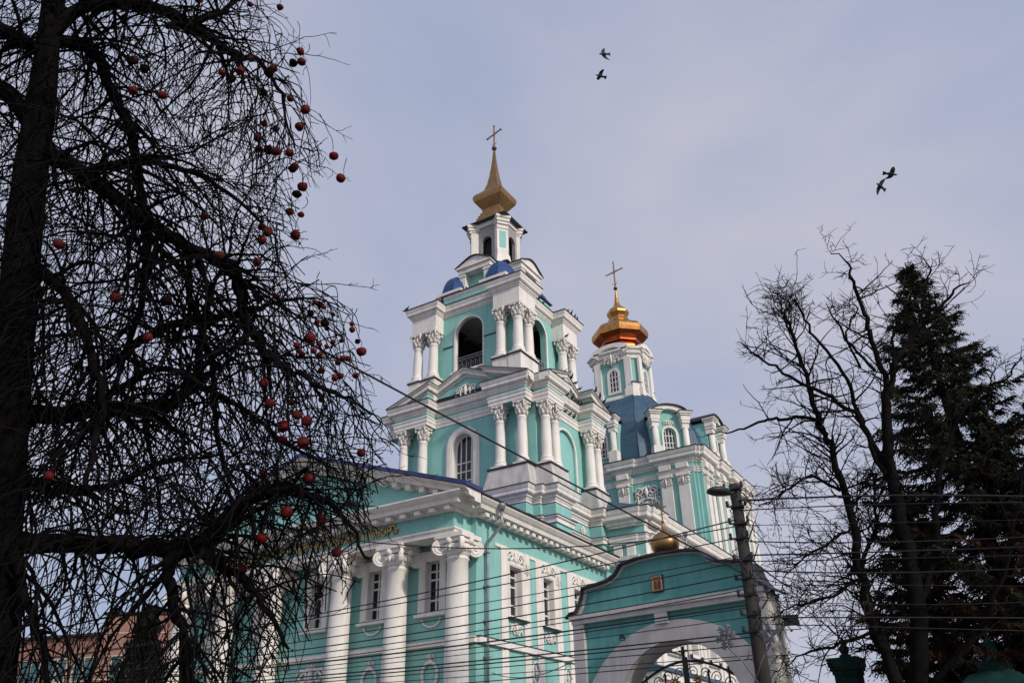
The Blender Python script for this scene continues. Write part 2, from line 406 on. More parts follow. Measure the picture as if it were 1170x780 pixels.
m = MB(); m.sweep(path, hc); KB(m, 'cornice', 'white', 'white modillion cornice of the columned hall')
m = MB(); m.sweep([(p[0], p[1], ZC+.445) for p in path[4:]], [(-.3, 0), (.86, 0), (.88, .05), (-.3, .13)]); KB(m, 'roof_edge', 'flash')
# soffit blocks (modillions)
m = MB(FRONT(-1.2))
for i in range(23): s = -8.0+i*16.0/22; m.box(s-.13, s+.13, .10, .48, ZC-.16, ZC+.0)
m.fr = SIDE(WX)
for i in range(22): s = .1+i*.52; m.box(s-.13, s+.13, .10, .48, ZC-.17, ZC+.0)
KS(m, 'modillion', 'white')
# raking cornice
rp = [(-.3, -.32), (.1, -.32), (.14, -.2), (.5, -.17), (.54, -.02), (.75, .04), (.78, .12), (-.3, .12)]
m = MB(); m.sweep([(-9.1, -1.2, zR+.05), (0, -1.2, zR+.30+9.1*ap), (9.1, -1.2, zR+.05)], rp); KB(m, 'raking_cornice', 'white')
m = MB(FRONT(-1.2))
for i in range(24):
    s = -8.1+i*16.2/23; z = zR+.05+(9.1-abs(s))*(ap+.027); m.box(s-.12, s+.12, .1, .42, z-.42, z-.22)
KS(m, 'dentil', 'white')
m = MB(); m.sweep([(-9.2, -1.2, zR+.16), (0, -1.2, zR+.42+9.1*ap), (9.2, -1.2, zR+.16)], [(-.3, 0), (.85, 0), (.85, .16), (-.3, .16)]); KB(m, 'gable_edge', 'navy')
# portico entablature block and soffit
m = MB(); m.box(-8.02, 8.02, -1.2, -.62, 10.65, 11.45)
m.box(-8.02, -7.6, -.615, -.003, 10.65, 11.4); m.box(7.6, 8.02, -.615, -.003, 10.65, 11.4)
KB(m, 'frieze', 'teal')
m = MB(); m.sweep([(-8.04, .0, 10.42), (-8.04, -1.2, 10.42), (8.04, -1.2, 10.42), (8.04, 0, 10.42)], [(-.85, 0), (.05, 0), (.05, .16), (.12, .2), (.12, .26), (-.85, .26)])
m.box(-7.3, 7.3, -.62, 0, 11.0, 11.1)
KB(m, 'architrave', 'white')
# corner pilaster strips, string course
m = MB(FRONT(0)); m.box(-WX-.03, WX+.03, .003, .16, 6.55, 6.76); m.fr = SIDE(WX); m.box(.0, 12.4, .003, .16, 6.55, 6.76)
m.fr = None; KS(m, 'string_course', 'white')
m = MB(SIDE(WX)); m.box(0, 12.4, .003, .18, 6.765, 6.80); KB(m, 'string_flashing', 'flash')
m = MB(SIDE(WX))
for a, b in sw:
    for (s0, s1) in ((a-.62, a-.12), (b+.12, b+.62)):
        if s1 < 11.4: m.box(s0, s1, .003, .07, 6.82, 10.45); m.box(s0, s1, .003, .07, .9, 6.5)
m.box(1.3, 11.6, .003, .05, 10.45, 10.58)
KS(m, 'wall_panel', 'white')
# carved ornament over / under side windows (shallow relief)
def swirl(m, cs, cz, r, d, t=.025, turns=1.4, sgn=1, n=14):
    pts = []
    for i in range(n+1):
        k = i/n; a = turns*2*pi*k; rr = r*(1-.8*k)
        pts.append(m.P(cs+sgn*(rr*cos(a)), d, cz+rr*sin(a)))
    m.tube(pts, t, t*.7, n=5)
def relief(m, s, z, w, h, d, seed=0):
    """a cartouche of scrolls and leaves about w x h"""
    rnd = random.Random(seed)
    for sg in (-1, 1):
        swirl(m, s+sg*w*.30, z+h*.05, w*.20, d, w*.045, 1.3, sg)
        swirl(m, s+sg*w*.16, z-h*.25, w*.14, d, w*.04, 1.1, -sg)
        m.tube([m.P(s+sg*w*.5, d, z-h*.35), m.P(s+sg*w*.44, d, z), m.P(s+sg*w*.2, d, z+h*.32), m.P(s, d, z+h*.42)], w*.04, w*.03, n=5)
    m.tube([m.P(s, d, z-h*.5), m.P(s, d+.03, z), m.P(s, d, z+h*.5)], [w*.03, w*.09, w*.03], n=6)
    for i in range(7):
        a = pi*i/6; m.tube([m.P(s+cos(a)*w*.08, d, z+h*.3+sin(a)*w*.05), m.P(s+cos(a)*w*.26, d+.02, z+h*.32+sin(a)*h*.22)], [w*.04, w*.015], n=4)
for i, (a, b) in enumerate(sw[:3]):
    m = MB(SIDE(WX)); relief(m, (a+b)/2, 10.2, 1.3, .55, .04); relief(m, (a+b)/2, 7.35, .9, .5, .04, 1)
    relief(m, b+.37, 9.9, .5, .55, .09)
    KB(m, 'stucco_relief', 'white')
    m = MB(SIDE(WX)); c = b+.9
    pts = [m.P(c+.3*cos(2*pi*q/20), .09, 5.85+.42*sin(2*pi*q/20)) for q in range(21)]; m.tube(pts, .05, n=5)
    relief(m, c, 5.85, .35, .6, .07); KB(m, 'wreath', 'white')
for x in (-6.2, -3.2, 0, 3.2, 6.2):
    m = MB(FRONT(0))
    if abs(x) > .1:
        pts = [m.P(x+.36*cos(2*pi*q/22), .06, 5.55+.46*sin(2*pi*q/22)) for q in range(23)]; m.tube(pts, [.06+.02*(q % 2) for q in range(23)], n=6)
        relief(m, x, 6.18, .4, .35, .06); relief(m, x, 5.0, .5, .3, .05)
        pts = [m.P(x+.45*cos(pi+pi*q/12), .05, 7.62+.32*sin(pi+pi*q/12)) for q in range(13)]; m.tube(pts, .05, n=5)
    else:
        relief(m, x, 5.9, 1.6, 1.0, .05); relief(m, x, 5.2, 1.0, .8, .05)
    KB(m, 'wreath', 'white')
# front windows
for x in (-6.2, -3.2, 0, 3.2, 6.2):
    s0, s1 = x-.38, x+.42
    window(FRONT(0), s0, s1, 7.84, 9.9, -.24, cols=2, rowz=[8.35, 9.15, 9.48], bar=.075)
    m = MB(FRONT(0)); m.panel(rect(s0-.27, s1+.27, 7.80, 10.25), [rect(s0-.003, s1+.003, 7.83, 9.903)[::-1]], .003, .12)
    m.panel(rect(s0-.003, s1+.003, 7.83, 9.905), [rect(s0+.05, s1-.05, 7.88, 9.85)[::-1]], -.4, .1)
    m.box(s0-.36, s1+.36, .003, .24, 7.68, 7.79)
    KB(m, 'window_surround', 'white')
for a, b in sw:
    window(SIDE(WX), a, b, 7.83, 9.9, -.28, cols=2, rowz=[8.35, 9.1, 9.5], bar=.07)
    m = MB(SIDE(WX)); m.panel(rect(a-.12, b+.12, 7.75, 10.02), [rect(a-.003, b+.003, 7.83, 9.903)[::-1]], .003, .08)
    m.panel(rect(a-.003, b+.003, 7.83, 9.905), [rect(a+.04, b-.04, 7.87, 9.86)[::-1]], -.4, .06)
    KB(m, 'window_surround', 'white')
    m = MB(SIDE(WX)); m.box(a-.2, b+.25, .085, .24, 7.72, 7.76); KB(m, 'sill_flashing', 'flash')
place_cols(column_proto('ionic', .48, .5, 9.62, 10.42, K), [(x, -.72) for x in colx])
m = MB(); m.box(-8.9, 8.9, -2.0, -.0, 0, .38); m.box(-9.6, 9.6, -3.0, -2.0, 0, .2); KB(m, 'steps', 'plinth')
# gilt inscription
def gilt_text(s, x, y, z, size, sx):
    cu = bpy.data.curves.new('inscription', 'FONT'); cu.body = s; cu.size = size; cu.extrude = .02; cu.align_x = 'CENTER'; cu.offset = .006
    o = bpy.data.objects.new('inscription', cu); COL.objects.link(o)
    dg = bpy.context.evaluated_depsgraph_get(); me = bpy.data.meshes.new_from_object(o.evaluated_get(dg))
    bpy.data.objects.remove(o); xs = [v.co.x for v in me.vertices]; w = max(xs)-min(xs)
    o = bpy.data.objects.new('inscription', me); me.materials.clear(); me.materials.append(M['gold']); COL.objects.link(o)
    o.parent = K; o.rotation_euler = (pi/2, 0, 0); o.location = (x, y, z); o.scale = (sx/w, 1, 1)
gilt_text('КАФЕДРАЛЬНЫЙ СЕРГІЕВО-КАЗАНСКІЙ СОБОРЪ', 0, -1.24, 10.85, .52, 10.6)

# drain pipe
def drain(x, y, ztop, name='drainpipe', into=0):
    m = MB()
    m.lathe([(.10, 0), (.17, .22), (.17, .30), (.1, .3)], (x+.85, y, ztop-.3), 10)
    m.tube([(x+.85, y, ztop-.25), (x+.85, y, ztop-.85), (x+.16, y, ztop-1.5), (x+.16, y, ztop-1.75), (x+.16, y, .3)], .065, n=8)
    for z in [ztop-1.9-1.3*i for i in range(7)]: m.box(x+.003, x+.25, y-.1, y+.1, z, z+.05)
    return KB(m, name, 'zinc')
drain(WX, .55, 11.85)
drain(WX, 11.3, 11.6)

# ---- bell tower -----------------------------------------------------
TY = 14.5
def plan(wx, wy, px, py, ax0, ax1, ay0, ay1, z, corner=False):
    q = [(-wx, -wy), (-ax1, -wy), (-ax1, -py), (-ax0, -py), (-ax0, -wy), (ax0, -wy), (ax0, -py), (ax1, -py), (ax1, -wy), (wx, -wy),
         (wx, -ay1), (px, -ay1), (px, -ay0), (wx, -ay0), (wx, ay0), (px, ay0), (px, ay1), (wx, ay1)]
    if corner:
        q = [(-px, -py), (-ax0, -py), (-ax0, -wy), (ax0, -wy), (ax0, -py), (px, -py), (px, -ay0), (wx, -ay0), (wx, ay0)]
        r = [(-x, -y) for x, y in q]
        full = [(-px, -py), (-ax0, -py), (-ax0, -wy), (ax0, -wy), (ax0, -py), (px, -py), (px, -ay0), (wx, -ay0), (wx, ay0), (px, ay0), (px, py), (ax0, py), (ax0, wy), (-ax0, wy), (-ax0, py), (-px, py), (-px, ay0), (-wx, ay0), (-wx, -ay0), (-px, -ay0)]
    else:
        full = q+[(-x, -y) for x, y in q]
    return [(x, TY+y, z) for x, y in full]
def solid(pl, z0, z1, fl=0):
    """closed prism from a plan ring; concave outlines allowed"""
    return [(p[0], p[1]) for p in pl], z0, z1
def prism(m, pl, z0, z1, s=1.0, c=(0, TY)):
    loop = [Vector((p[0], p[1], 0)) for p in pl]; tri = tessellate_polygon([loop]); n = len(pl)
    vs = [(c[0]+(p[0]-c[0])*s, c[1]+(p[1]-c[1])*s, z0) for p in pl]+[(p[0], p[1], z1) for p in pl]
    m.add(vs, [tuple(reversed(t)) for t in tri]+[tuple(i+n for i in t) for t in tri]+[(i, (i+1) % n, n+(i+1) % n, n+i) for i in range(n)])
lowp = dict(wx=4.85, wy=3.45, px=5.80, py=4.38, ax0=2.30, ax1=4.75, ay0=1.85, ay1=3.62)
def L(z, **k):
    d = dict(lowp); d.update(k); return plan(z=z, **d)
# base storey under the columns
m = MB(); prism(m, L(0, wx=5.2, wy=3.9, px=6.0, py=4.6), 0, 15.2); KB(m, 'wall', 'teal', 'turquoise base storey of the bell tower')
m = MB(); bp = dict(wx=5.2, wy=3.9, px=6.0, py=4.6)
m.sweep(L(15.35, **bp), CORN(.72, .42), closed=True); prism(m, L(0, **bp), 15.15, 16.05)
m.sweep(L(14.1, **bp), [(-.2, 0), (.10, 0), (.10, .2), (.2, .26), (.2, .34), (-.2, .34)], closed=True)
m.sweep(L(13.0, **bp), [(-.2, 0), (.08, 0), (.08, .2), (.16, .24), (.16, .32), (-.2, .32)], closed=True)
KB(m, 'cornice', 'white', 'stepped white cornice below the lower tower columns')
m = MB(); m.sweep(L(16.07, **bp), FLASH(.42), closed=True); m.sweep(L(14.45, **bp), FLASH(.2, .02), closed=True); m.sweep(L(13.33, **bp), FLASH(.16, .02), closed=True); KS(m, 'flashing', 'flash')
for (a, b) in ((-3.5, 0), (-1, 0)):
    m = MB(SIDE(5.2)); relief(m, TY+a*.0+(1.0 if a < -2 else -1.0), 14.75, .7, .6, .05); KB(m, 'stucco_relief', 'white')
m = MB(); prism(m, [(-5.2, TY-3.9), (5.2, TY-3.9), (5.2, TY+3.9), (-5.2, TY+3.9)], 16.05, 16.3); KB(m, 'ledge', 'plinth')
# flared pedestals
m = MB()
for sx in (-1, 1):
    x0, x1 = sorted((sx*2.25, sx*4.80))
    m.fr = FRONT(TY); m.box(x0, x1, 3.2, 4.42, 16.12, 17.42, .27)
for sy in (-1, 1):
    y0, y1 = sorted((sy*1.8, sy*3.66)); m.fr = SIDE(0); m.box(TY+y0, TY+y1, 4.6, 5.84, 16.12, 17.42, .27)
m.fr = None; KS(m, 'pedestal', 'plinth')
m = MB()
for sx in (-1, 1):
    x0, x1 = sorted((sx*2.17, sx*4.88)); m.fr = FRONT(TY); m.box(x0, x1, 3.2, 4.5, 17.42, 17.5)
for sy in (-1, 1):
    y0, y1 = sorted((sy*1.72, sy*3.74)); m.fr = SIDE(0); m.box(TY+y0, TY+y1, 4.6, 5.92, 17.42, 17.5)
m.fr = None; KS(m, 'flashing', 'flash')
# lower tier walls
m = MB(FRONT(TY-3.45)); m.panel(rect(-4.846, 4.846, 16.3, 21.34), [arch(-.98, .62, 16.6, 20.62)[::-1]], -.9, 0)
m.fr = SIDE(4.85); m.panel(rect(TY-3.446, TY+3.446, 16.3, 21.34), [arch(TY-1.2, TY+1.2, 16.6, 20.75)[::-1]], -.9, 0)
m.panel(rect(TY-1.25, TY+1.25, 16.5, 20.8), [], -.3, -.12)
m.fr = SIDE(-3.95); m.panel(rect(TY-2.5, TY+2.4, 16.3, 21.34), [], -.9, 0)
m.fr = FRONT(TY+3.45); m.panel(rect(-4.8, 3.9, 16.3, 21.34), [], -.9, .0)
m.fr = None; m.fr = None; KB(m, 'wall', 'teal', 'turquoise wall of the lower column tier')
m = MB(FRONT(TY-3.45)); A1 = arch(-1.37, 1.0, 16.5, 20.98); A2 = arch(-.98, .62, 16.4, 20.62)
m.panel(arch(-1.37, 1.01, 16.5, 21.0), [arch(-1.03, .67, 16.55, 20.67)[::-1]], .003, .10)
m.panel(arch(-1.25, .89, 16.5, 20.89), [arch(-1.03, .67, 16.56, 20.668)[::-1]], .10, .16)
m.panel(arch(-1.035, .675, 16.55, 20.675), [arch(-.93, .57, 16.6, 20.57)[::-1]], -.42, .12)
KB(m, 'window_surround', 'white')
m = MB(SIDE(4.85)); m.panel(arch(TY-1.34, TY+1.34, 16.5, 20.89), [arch(TY-1.2, TY+1.2, 16.55, 20.75)[::-1]], .003, .08); KB(m, 'window_surround', 'white')
window(FRONT(TY-3.45), -.93, .57, 16.6, 20.57, -.36, arched=True, cols=4, rowz=[17.2, 17.75, 18.3, 18.85], bar=.07)
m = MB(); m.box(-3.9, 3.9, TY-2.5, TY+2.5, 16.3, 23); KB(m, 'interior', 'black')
LC = [(2.79, -3.99), (4.26, -3.99), (-2.79, -3.99), (-4.26, -3.99), (5.39, -3.24), (5.39, -2.22), (5.39, 2.22), (5.39, 3.24)]
place_cols(column_proto('corinth', .30, 17.62, 20.45, 21.33, K), [(x, TY+y) for x, y in LC])
# lower entablature
m = MB(); pl = L(0); prism(m, pl, 21.335, 22.52); KB(m, 'frieze', 'teal', 'narrow turquoise frieze above the lower tower columns')
m = MB(); m.sweep(L(21.345), ARCHI(.55, .12), closed=True); m.sweep(L(22.12), CORN(.72, .42), closed=True)
# raking cornices of the broken pediments
SL = .375
def rake_front(z0, mb, prof, ext=.0):
    ax0, ax1, py, wy = 2.30, 4.75, 4.38, 3.45
    h = lambda x: z0+SL*(ax1+.45-abs(x))
    P = [(-ax1-.45, -py), (-ax0, -py), (-ax0, -wy), (0, -wy), (ax0, -wy), (ax0, -py), (ax1+.45, -py)]
    mb.sweep([(x, TY+y, h(x)) for x, y in P], prof)
def rake_side(z0, mb, prof):
    a0, a1, px, wx = 1.85, 3.62, 5.80, 4.85
    h = lambda y: z0+SL*(a1+.45-abs(y))
    P = [(-a1-.45, px), (-a0, px), (-a0, wx), (0, wx), (a0, wx), (a0, px), (a1+.45, px)]
    mb.sweep([(x, TY+y, h(y)) for y, x in P], prof)
RK = [(-.3, -.05), (.06, -.05), (.1, .06), (.26, .1), (.30, .3), (.42, .4), (.42, .46), (-.3, .46)]
rake_front(22.42, m, RK); rake_side(22.42, m, RK)
KB(m, 'cornice', 'white', 'white cornices and broken pediments of the lower tower tier')
m = MB(); m.sweep(L(22.85), FLASH(.42, .03), closed=True)
rake_front(22.89, m, FLASH(.42, .03)); rake_side(22.89, m, FLASH(.42, .03)); KS(m, 'flashing', 'flash')
m = MB(FRONT(TY))
def tym(m, w, d, zb, zs, x0=None):
    m.panel([(-w, zb), (w, zb), (w, zs+SL*.45), (0, zs+SL*(w+.45)), (-w, zs+SL*.45)], [], 0, d)
def tym2(m, a0, a1, d, c=0):
    for s in (-1, 1):
        P = [(c+s*a0, 22.5), (c+s*a1, 22.5), (c+s*a1, 22.42+SL*.45), (c+s*a0, 22.42+SL*(a1-a0+.45))]
        m.panel(P if s > 0 else P[::-1], [], d-1.6, d)
m.panel([(-4.85, 22.5), (4.85, 22.5), (4.85, 22.6), (0, 22.45+SL*5.2), (-4.85, 22.6)], [], 2.0, 3.45); tym2(m, 2.3, 4.75, 4.38)
m.fr = SIDE(0); m.panel([(TY-3.45, 22.5), (TY+3.45, 22.5), (TY+3.45, 22.75), (TY, 22.45+SL*4.07), (TY-3.45, 22.75)], [], 2.0, 4.85); tym2(m, 1.85, 3.62, 5.80, TY)
m.fr = None; KB(m, 'pediment', 'teal')
m = MB(FRONT(TY-3.45)); relief(m, 0, 23.35, 1.5, 1.1, .07, 3); relief(m, -.35, 23.2, .8, .8, .07, 4); relief(m, .35, 23.2, .8, .8, .07, 5); KB(m, 'stucco_relief', 'white')
m = MB(SIDE(4.85)); relief(m, TY, 23.3, 1.3, .9, .07, 3); KB(m, 'stucco_relief', 'white')
# roof mass over the lower tier
m = MB(); m.loft([[(-4.85, TY-3.45, 22.9), (4.85, TY-3.45, 22.9), (4.85, TY+3.45, 22.9), (-4.85, TY+3.45, 22.9)], [(-3.9, TY-3.6, 23.25), (3.9, TY-3.6, 23.25), (3.9, TY+3.6, 23.25), (-3.9, TY+3.6, 23.25)]]); KB(m, 'roof', 'flash')
# upper tier
up = dict(wx=3.3, wy=2.95, px=4.20, py=3.84, ax0=2.22, ax1=0, ay0=1.85, ay1=0, corner=True)
def UQ(z, **k):
    d = dict(up); d.update(k); return plan(z=z, **d)
m = MB()
for sx in (-1, 1):
    for sy in (-1, 1):
        for (a, b, c, d) in ((2.2, 3.35, 2.6, 3.86), (3.36, 4.22, 2.6, 3.9), (3.3, 4.24, 1.83, 2.59)):
            x0, x1 = sorted((sx*a, sx*b)); y0, y1 = sorted((sy*c, sy*d)); m.box(x0, x1, TY+y0, TY+y1, 23.0, 24.70, 0)
KS(m, 'pedestal', 'white')
m = MB()
for sx in (-1, 1):
    for sy in (-1, 1):
        for (a, b, c, d) in ((2.12, 3.32, 2.6, 3.95), (3.325, 4.31, 2.6, 3.99), (3.3, 4.33, 1.75, 2.595)):
            x0, x1 = sorted((sx*a, sx*b)); y0, y1 = sorted((sy*c, sy*d)); m.box(x0, x1, TY+y0, TY+y1, 24.70, 24.77)
KS(m, 'flashing', 'flash')
m = MB(FRONT(TY-2.95)); ow = arch(-1.22, .92, 25.12, 28.95)
m.panel(rect(-3.3, 3.3, 23.2, 29.44), [ow[::-1]], -.2, 0); m.fr = FRONT(TY+2.95); m.panel(rect(-3.3, 3.3, 23.2, 29.44), [arch(-1.05, 1.05, 25.12, 28.95)[::-1]], -.7, 0)
m.fr = SIDE(3.296); m.panel(rect(TY-2.6, TY+2.24, 23.2, 29.44), [arch(TY-.85, TY+.95, 25.12, 28.95)[::-1]], -.4, 0)
m.fr = SIDE(-2.6); m.panel(rect(TY-2.24, TY+2.24, 23.2, 29.44), [arch(TY-.9, TY+.9, 25.12, 28.95)[::-1]], -.7, 0)
m.fr = None; KB(m, 'wall', 'teal', 'turquoise belfry wall with open arches')
m = MB(FRONT(TY-2.95)); m.panel(arch(-1.34, .98, 25.0, 29.04), [ow[::-1]], .003, .05); m.box(-1.5, 1.15, .003, .22, 24.95, 25.10)
m.panel(arch(-1.225, .925, 25.12, 28.955), [arch(-1.19, .89, 25.15, 28.92)[::-1]], -.22, .03)
m.fr = SIDE(3.3); m.panel(arch(TY-1.0, TY+1.1, 25.0, 29.1), [arch(TY-.85, TY+.95, 25.12, 28.95)[::-1]], .003, .06); m.fr = None
KB(m, 'window_surround', 'white')
m = MB(FRONT(TY-2.95)); m.box(-2.2, -1.4, .003, .06, 27.1, 27.16); m.box(1.02, 2.2, .003, .06, 27.1, 27.16); KS(m, 'flashing', 'flash')
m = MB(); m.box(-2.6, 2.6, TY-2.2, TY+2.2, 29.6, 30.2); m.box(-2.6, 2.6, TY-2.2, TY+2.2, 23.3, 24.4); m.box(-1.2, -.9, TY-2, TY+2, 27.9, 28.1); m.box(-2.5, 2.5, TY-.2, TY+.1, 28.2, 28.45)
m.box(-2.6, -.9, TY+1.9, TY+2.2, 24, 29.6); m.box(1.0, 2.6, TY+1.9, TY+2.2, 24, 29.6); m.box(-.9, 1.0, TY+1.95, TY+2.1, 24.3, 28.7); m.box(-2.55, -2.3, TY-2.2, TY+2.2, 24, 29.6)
KB(m, 'belfry_inside', 'black')  # near-black floor, ceiling, beams and panels; the dark inside is put into their colour
# bell
m = MB(); m.lathe([(.62, 0), (.6, .08), (.45, .35), (.36, .75), (.3, 1.0), (.12, 1.1), (.05, 1.25)], (0, TY-.1, 26.9), 18); KB(m, 'bell', 'darkball')
# railings
def railing(fr, s0, s1, z0, h):
    m = MB(fr); m.box(s0, s1, -.02, .02, z0, z0+.05); m.box(s0, s1, -.02, .02, z0+h-.05, z0+h); m.box(s0, s1, -.02, .02, z0+h*.80, z0+h*.84)
    n = 6; w = (s1-s0)/n
    for i in range(n):
        c = s0+w*(i+.5); m.tube([m.P(c+w*.46*cos(2*pi*q/12), 0, z0+h*.42+h*.36*sin(2*pi*q/12)) for q in range(13)], .018, n=4)
        m.tube([m.P(c+w*.16*cos(2*pi*q/8), 0, z0+h*.42+h*.16*sin(2*pi*q/8)) for q in range(9)], .014, n=4)
    return KB(m, 'railing', 'zinc')
railing(FRONT(TY-2.75), -1.17, .87, 25.2, 1.05); railing(SIDE(3.1), TY-.85, TY+.95, 25.2, 1.05)
UC = [(3.84, -3.48), (2.6, -3.48), (3.84, -2.235), (-2.6, -3.48), (-3.84, -3.48), (3.84, 2.235), (3.84, 3.48)]
place_cols(column_proto('corinth', .325, 24.9, 27.35, 28.25, K), [(x, TY+y) for x, y in UC])
m = MB()
for sx in (-1, 1):
    for sy in (-1, 1):
        P = [(2.24, 2.5), (2.24, 3.82), (4.18, 3.82), (4.18, 1.87), (3.3, 1.87), (3.25, 2.5)]
        P = [(sx*a, TY+sy*b) for a, b in P]
        if sx*sy > 0: P = P[::-1]
        prism(m, P, 28.26, 29.42)
        for (a, b, c, d) in ((2.24, 3.2, 2.5, 3.86), (3.24, 4.22, 1.9, 3.0)): pass
KS(m, 'entablature_block', 'white')
m = MB(); m.sweep(UQ(29.42), CORN(.74, .36), closed=True); prism(m, UQ(0), 29.43, 30.16)
m.sweep([(-2.2, TY-3.0, 30.75), (2.2, TY-3.0, 30.75)], [(-.3, 0), (.06, 0), (.14, .16), (.14, .24), (-.3, .24)])
KB(m, 'cornice', 'white', 'white cornice on top of the belfry')
m = MB(); prism(m, [(-2.2, TY-3.05), (2.2, TY-3.05), (2.2, TY+3.05), (-2.2, TY+3.05)], 30.2, 30.98); prism(m, [(-3.3, TY-1.8), (3.3, TY-1.8), (3.3, TY+1.8), (-3.3, TY+1.8)], 30.2, 30.97); KB(m, 'attic', 'teal')
m = MB(); m.sweep(UQ(30.17), FLASH(.36, .04), closed=True); m.box(-2.35, 2.35, TY-3.2, TY+3.2, 31.0, 31.05); m.box(-3.45, 3.45, TY-1.9, TY+1.9, 31.001, 31.06); KS(m, 'flashing', 'flash')
# four blue corner domes
for sx in (-1, 1):
    for sy in (-1, 1):
        m = MB(); m.box(sx*1.78-1.05, sx*1.78+1.05, TY+sy*2.15-1.05, TY+sy*2.15+1.05, 31.1, 31.3)
        d = MB(); R = 1.5; rings = []
        prof = [(1.0, 0), (1.03, .25), (1.0, .6), (.9, 1.0), (.72, 1.4), (.5, 1.68), (.28, 1.85), (.05, 1.95)]
        d.lathe([(r*R, z) for r, z in prof], (sx*1.78, TY+sy*2.15, 31.0), 8, .76, .72, pi/8, smooth=False)
        do = KB(d, 'corner_dome', 'bluedome'); m.build('dome_base', 'white', do)
# aedicules on the four faces
def aedicule(fr, w, d0, d1, z0, z1):
    m = MB(fr)
    for s in (-1, 1):
        m.box(s*w-.22*(1 if s > 0 else 1), s*w+.22, d0, d1, z0, z1-.75); m.box(s*w-.28, s*w+.28, d0, d1+.06, z0, z0+.3); m.box(s*w-.27, s*w+.27, d0, d1+.05, z1-1.0, z1-.85)
    m.box(-w-.3, w+.3, d0, d1+.06, z1-.75, z1-.4)
    m.box(-w-.42, w+.42, d0, d1+.18, z1-.4, z1-.25)
    top = [(-w-.42, z1-.25), (w+.42, z1-.25), (w*.55, z1+.2), (w*.3, z1+.3), (0, z1+.34), (-w*.3, z1+.3), (-w*.55, z1+.2)]
    m.panel(top, [], d0, d1+.1)
    a = KB(m, 'aedicule', 'white')
    b = MB(fr); b.box(-w+.2, w-.2, d0, d1-.55, z0, z1-.76); b.build('niche', 'teal', a)
    c = MB(fr); tp = [(w+.52, z1-.26), (w*.58, z1+.24), (w*.3, z1+.35), (0, z1+.39), (-w*.3, z1+.35), (-w*.58, z1+.24), (-w-.52, z1-.26)]
    c.panel([(s, z) for s, z in tp]+[(s*.98, z-.03) for s, z in tp[::-1]][0:7], [], d0-.2, d1+.24); c.build('aedicule_roof', 'flash', a)
    return a
aedicule(((0, TY), (1, 0), (0, -1)), .98, 1.2, 2.65, 31.06, 33.45)
aedicule(((0, TY), (0, 1), (1, 0)), .98, 1.2, 2.85, 31.07, 33.45)
aedicule(((0, TY), (1, 0), (0, 1)), .98, 1.2, 2.65, 31.08, 33.35)
aedicule(((0, TY), (0, -1), (-1, 0)), .98, 1.2, 2.85, 31.09, 33.25)
m = MB(); prism(m, [(-1.9, TY-1.65), (1.9, TY-1.65), (1.9, TY+1.65), (-1.9, TY+1.65)], 31.0, 33.2); KB(m, 'turret_base', 'white')
m = MB(); m.loft([[(-2.2, TY-1.9, 33.2), (2.2, TY-1.9, 33.2), (2.2, TY+1.9, 33.2), (-2.2, TY+1.9, 33.2)], [(-1.2, TY-1.0, 34.0), (1.2, TY-1.0, 34.0), (1.2, TY+1.0, 34.0), (-1.2, TY+1.0, 34.0)]]); KB(m, 'roof', 'flash')
# turret: four diagonal piers with arches
m = MB(); bm_ = MB(); tq = MB()
for sx in (-1, 1):
    for sy in (-1, 1):
        a = atan2(sy*.8, sx); n_ = (cos(a), sin(a)); u_ = (-sin(a), cos(a)); c = (sx*1.18, TY+sy*.98)
        m.fr = (c, u_, n_); m.box(-.42, .42, -.3, .22, 33.9, 37.0); m.box(-.45, .45, -.3, .36, 33.6, 34.25, .08); m.box(-.40, .40, -.3, .27, 34.25, 34.75)
        m.box(-.40, .40, -.4, .28, 36.55, 36.7); m.box(-.42, .42, -.5, .34, 36.9, 37.12); m.box(-.48, .48, -.6, .42, 37.12, 37.38); m.box(-.54, .54, -.7, .5, 37.38, 37.58)
        tq.fr = m.fr; tq.box(-.24, .24, .2, .235, 34.95, 36.35)
m.fr = None
for (fr, w) in ((FRONT(TY-1.12), 1.18), (FRONT(TY+1.3), 1.18), (SIDE(1.42), .98), (SIDE(-1.2), .98)):
    bm_.fr = fr; c = 0 if fr[1][0] else TY
    bm_.panel(rect(c-w, c+w, 34.0, 37.3), [arch(c-.42, c+.42, 34.3, 36.4)[::-1]], -.25, 0)
bm_.fr = None; bo = KB(bm_, 'turret_wall', 'stone', 'bare grey brick walls of the top turret'); KS(tq, 'pier_panel', 'teal'); KS(m, 'pier', 'white')
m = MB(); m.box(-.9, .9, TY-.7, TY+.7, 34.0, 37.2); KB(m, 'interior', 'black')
m = MB(); m.box(-1.5, 1.5, TY-1.25, TY+1.25, 37.25, 37.6); KB(m, 'turret_cornice', 'white')
m = MB(); m.box(-1.86, 1.86, TY-1.58, TY+1.58, 37.6, 37.67); KS(m, 'flashing', 'flash')
def square_roof(m, prof, c, A=.85, n=4, rot=pi/4):
    m.lathe([(r*sqrt(2), z) for r, z in prof], (c[0], c[1], 0), 4, 1, A, rot, smooth=False)
m = MB(); square_roof(m, [(1.45, 37.69), (1.3, 38.0), (1.05, 38.2), (1.05, 38.5), (.95, 38.5), (.95, 38.75), (.84, 38.76), (.84, 39.0), (.72, 39.02), (.72, 39.35), (.98, 39.72), (1.2, 40.05), (1.27, 40.3), (1.24, 40.52), (1.1, 40.75), (.82, 40.98), (.6, 41.25), (.44, 41.8), (.32, 42.5), (.22, 43.3), (.13, 44.2), (.06, 45.3)], (0, TY))
sp = KB(m, 'spire', 'goldold', 'square gilded bulb tapering to a needle spire')
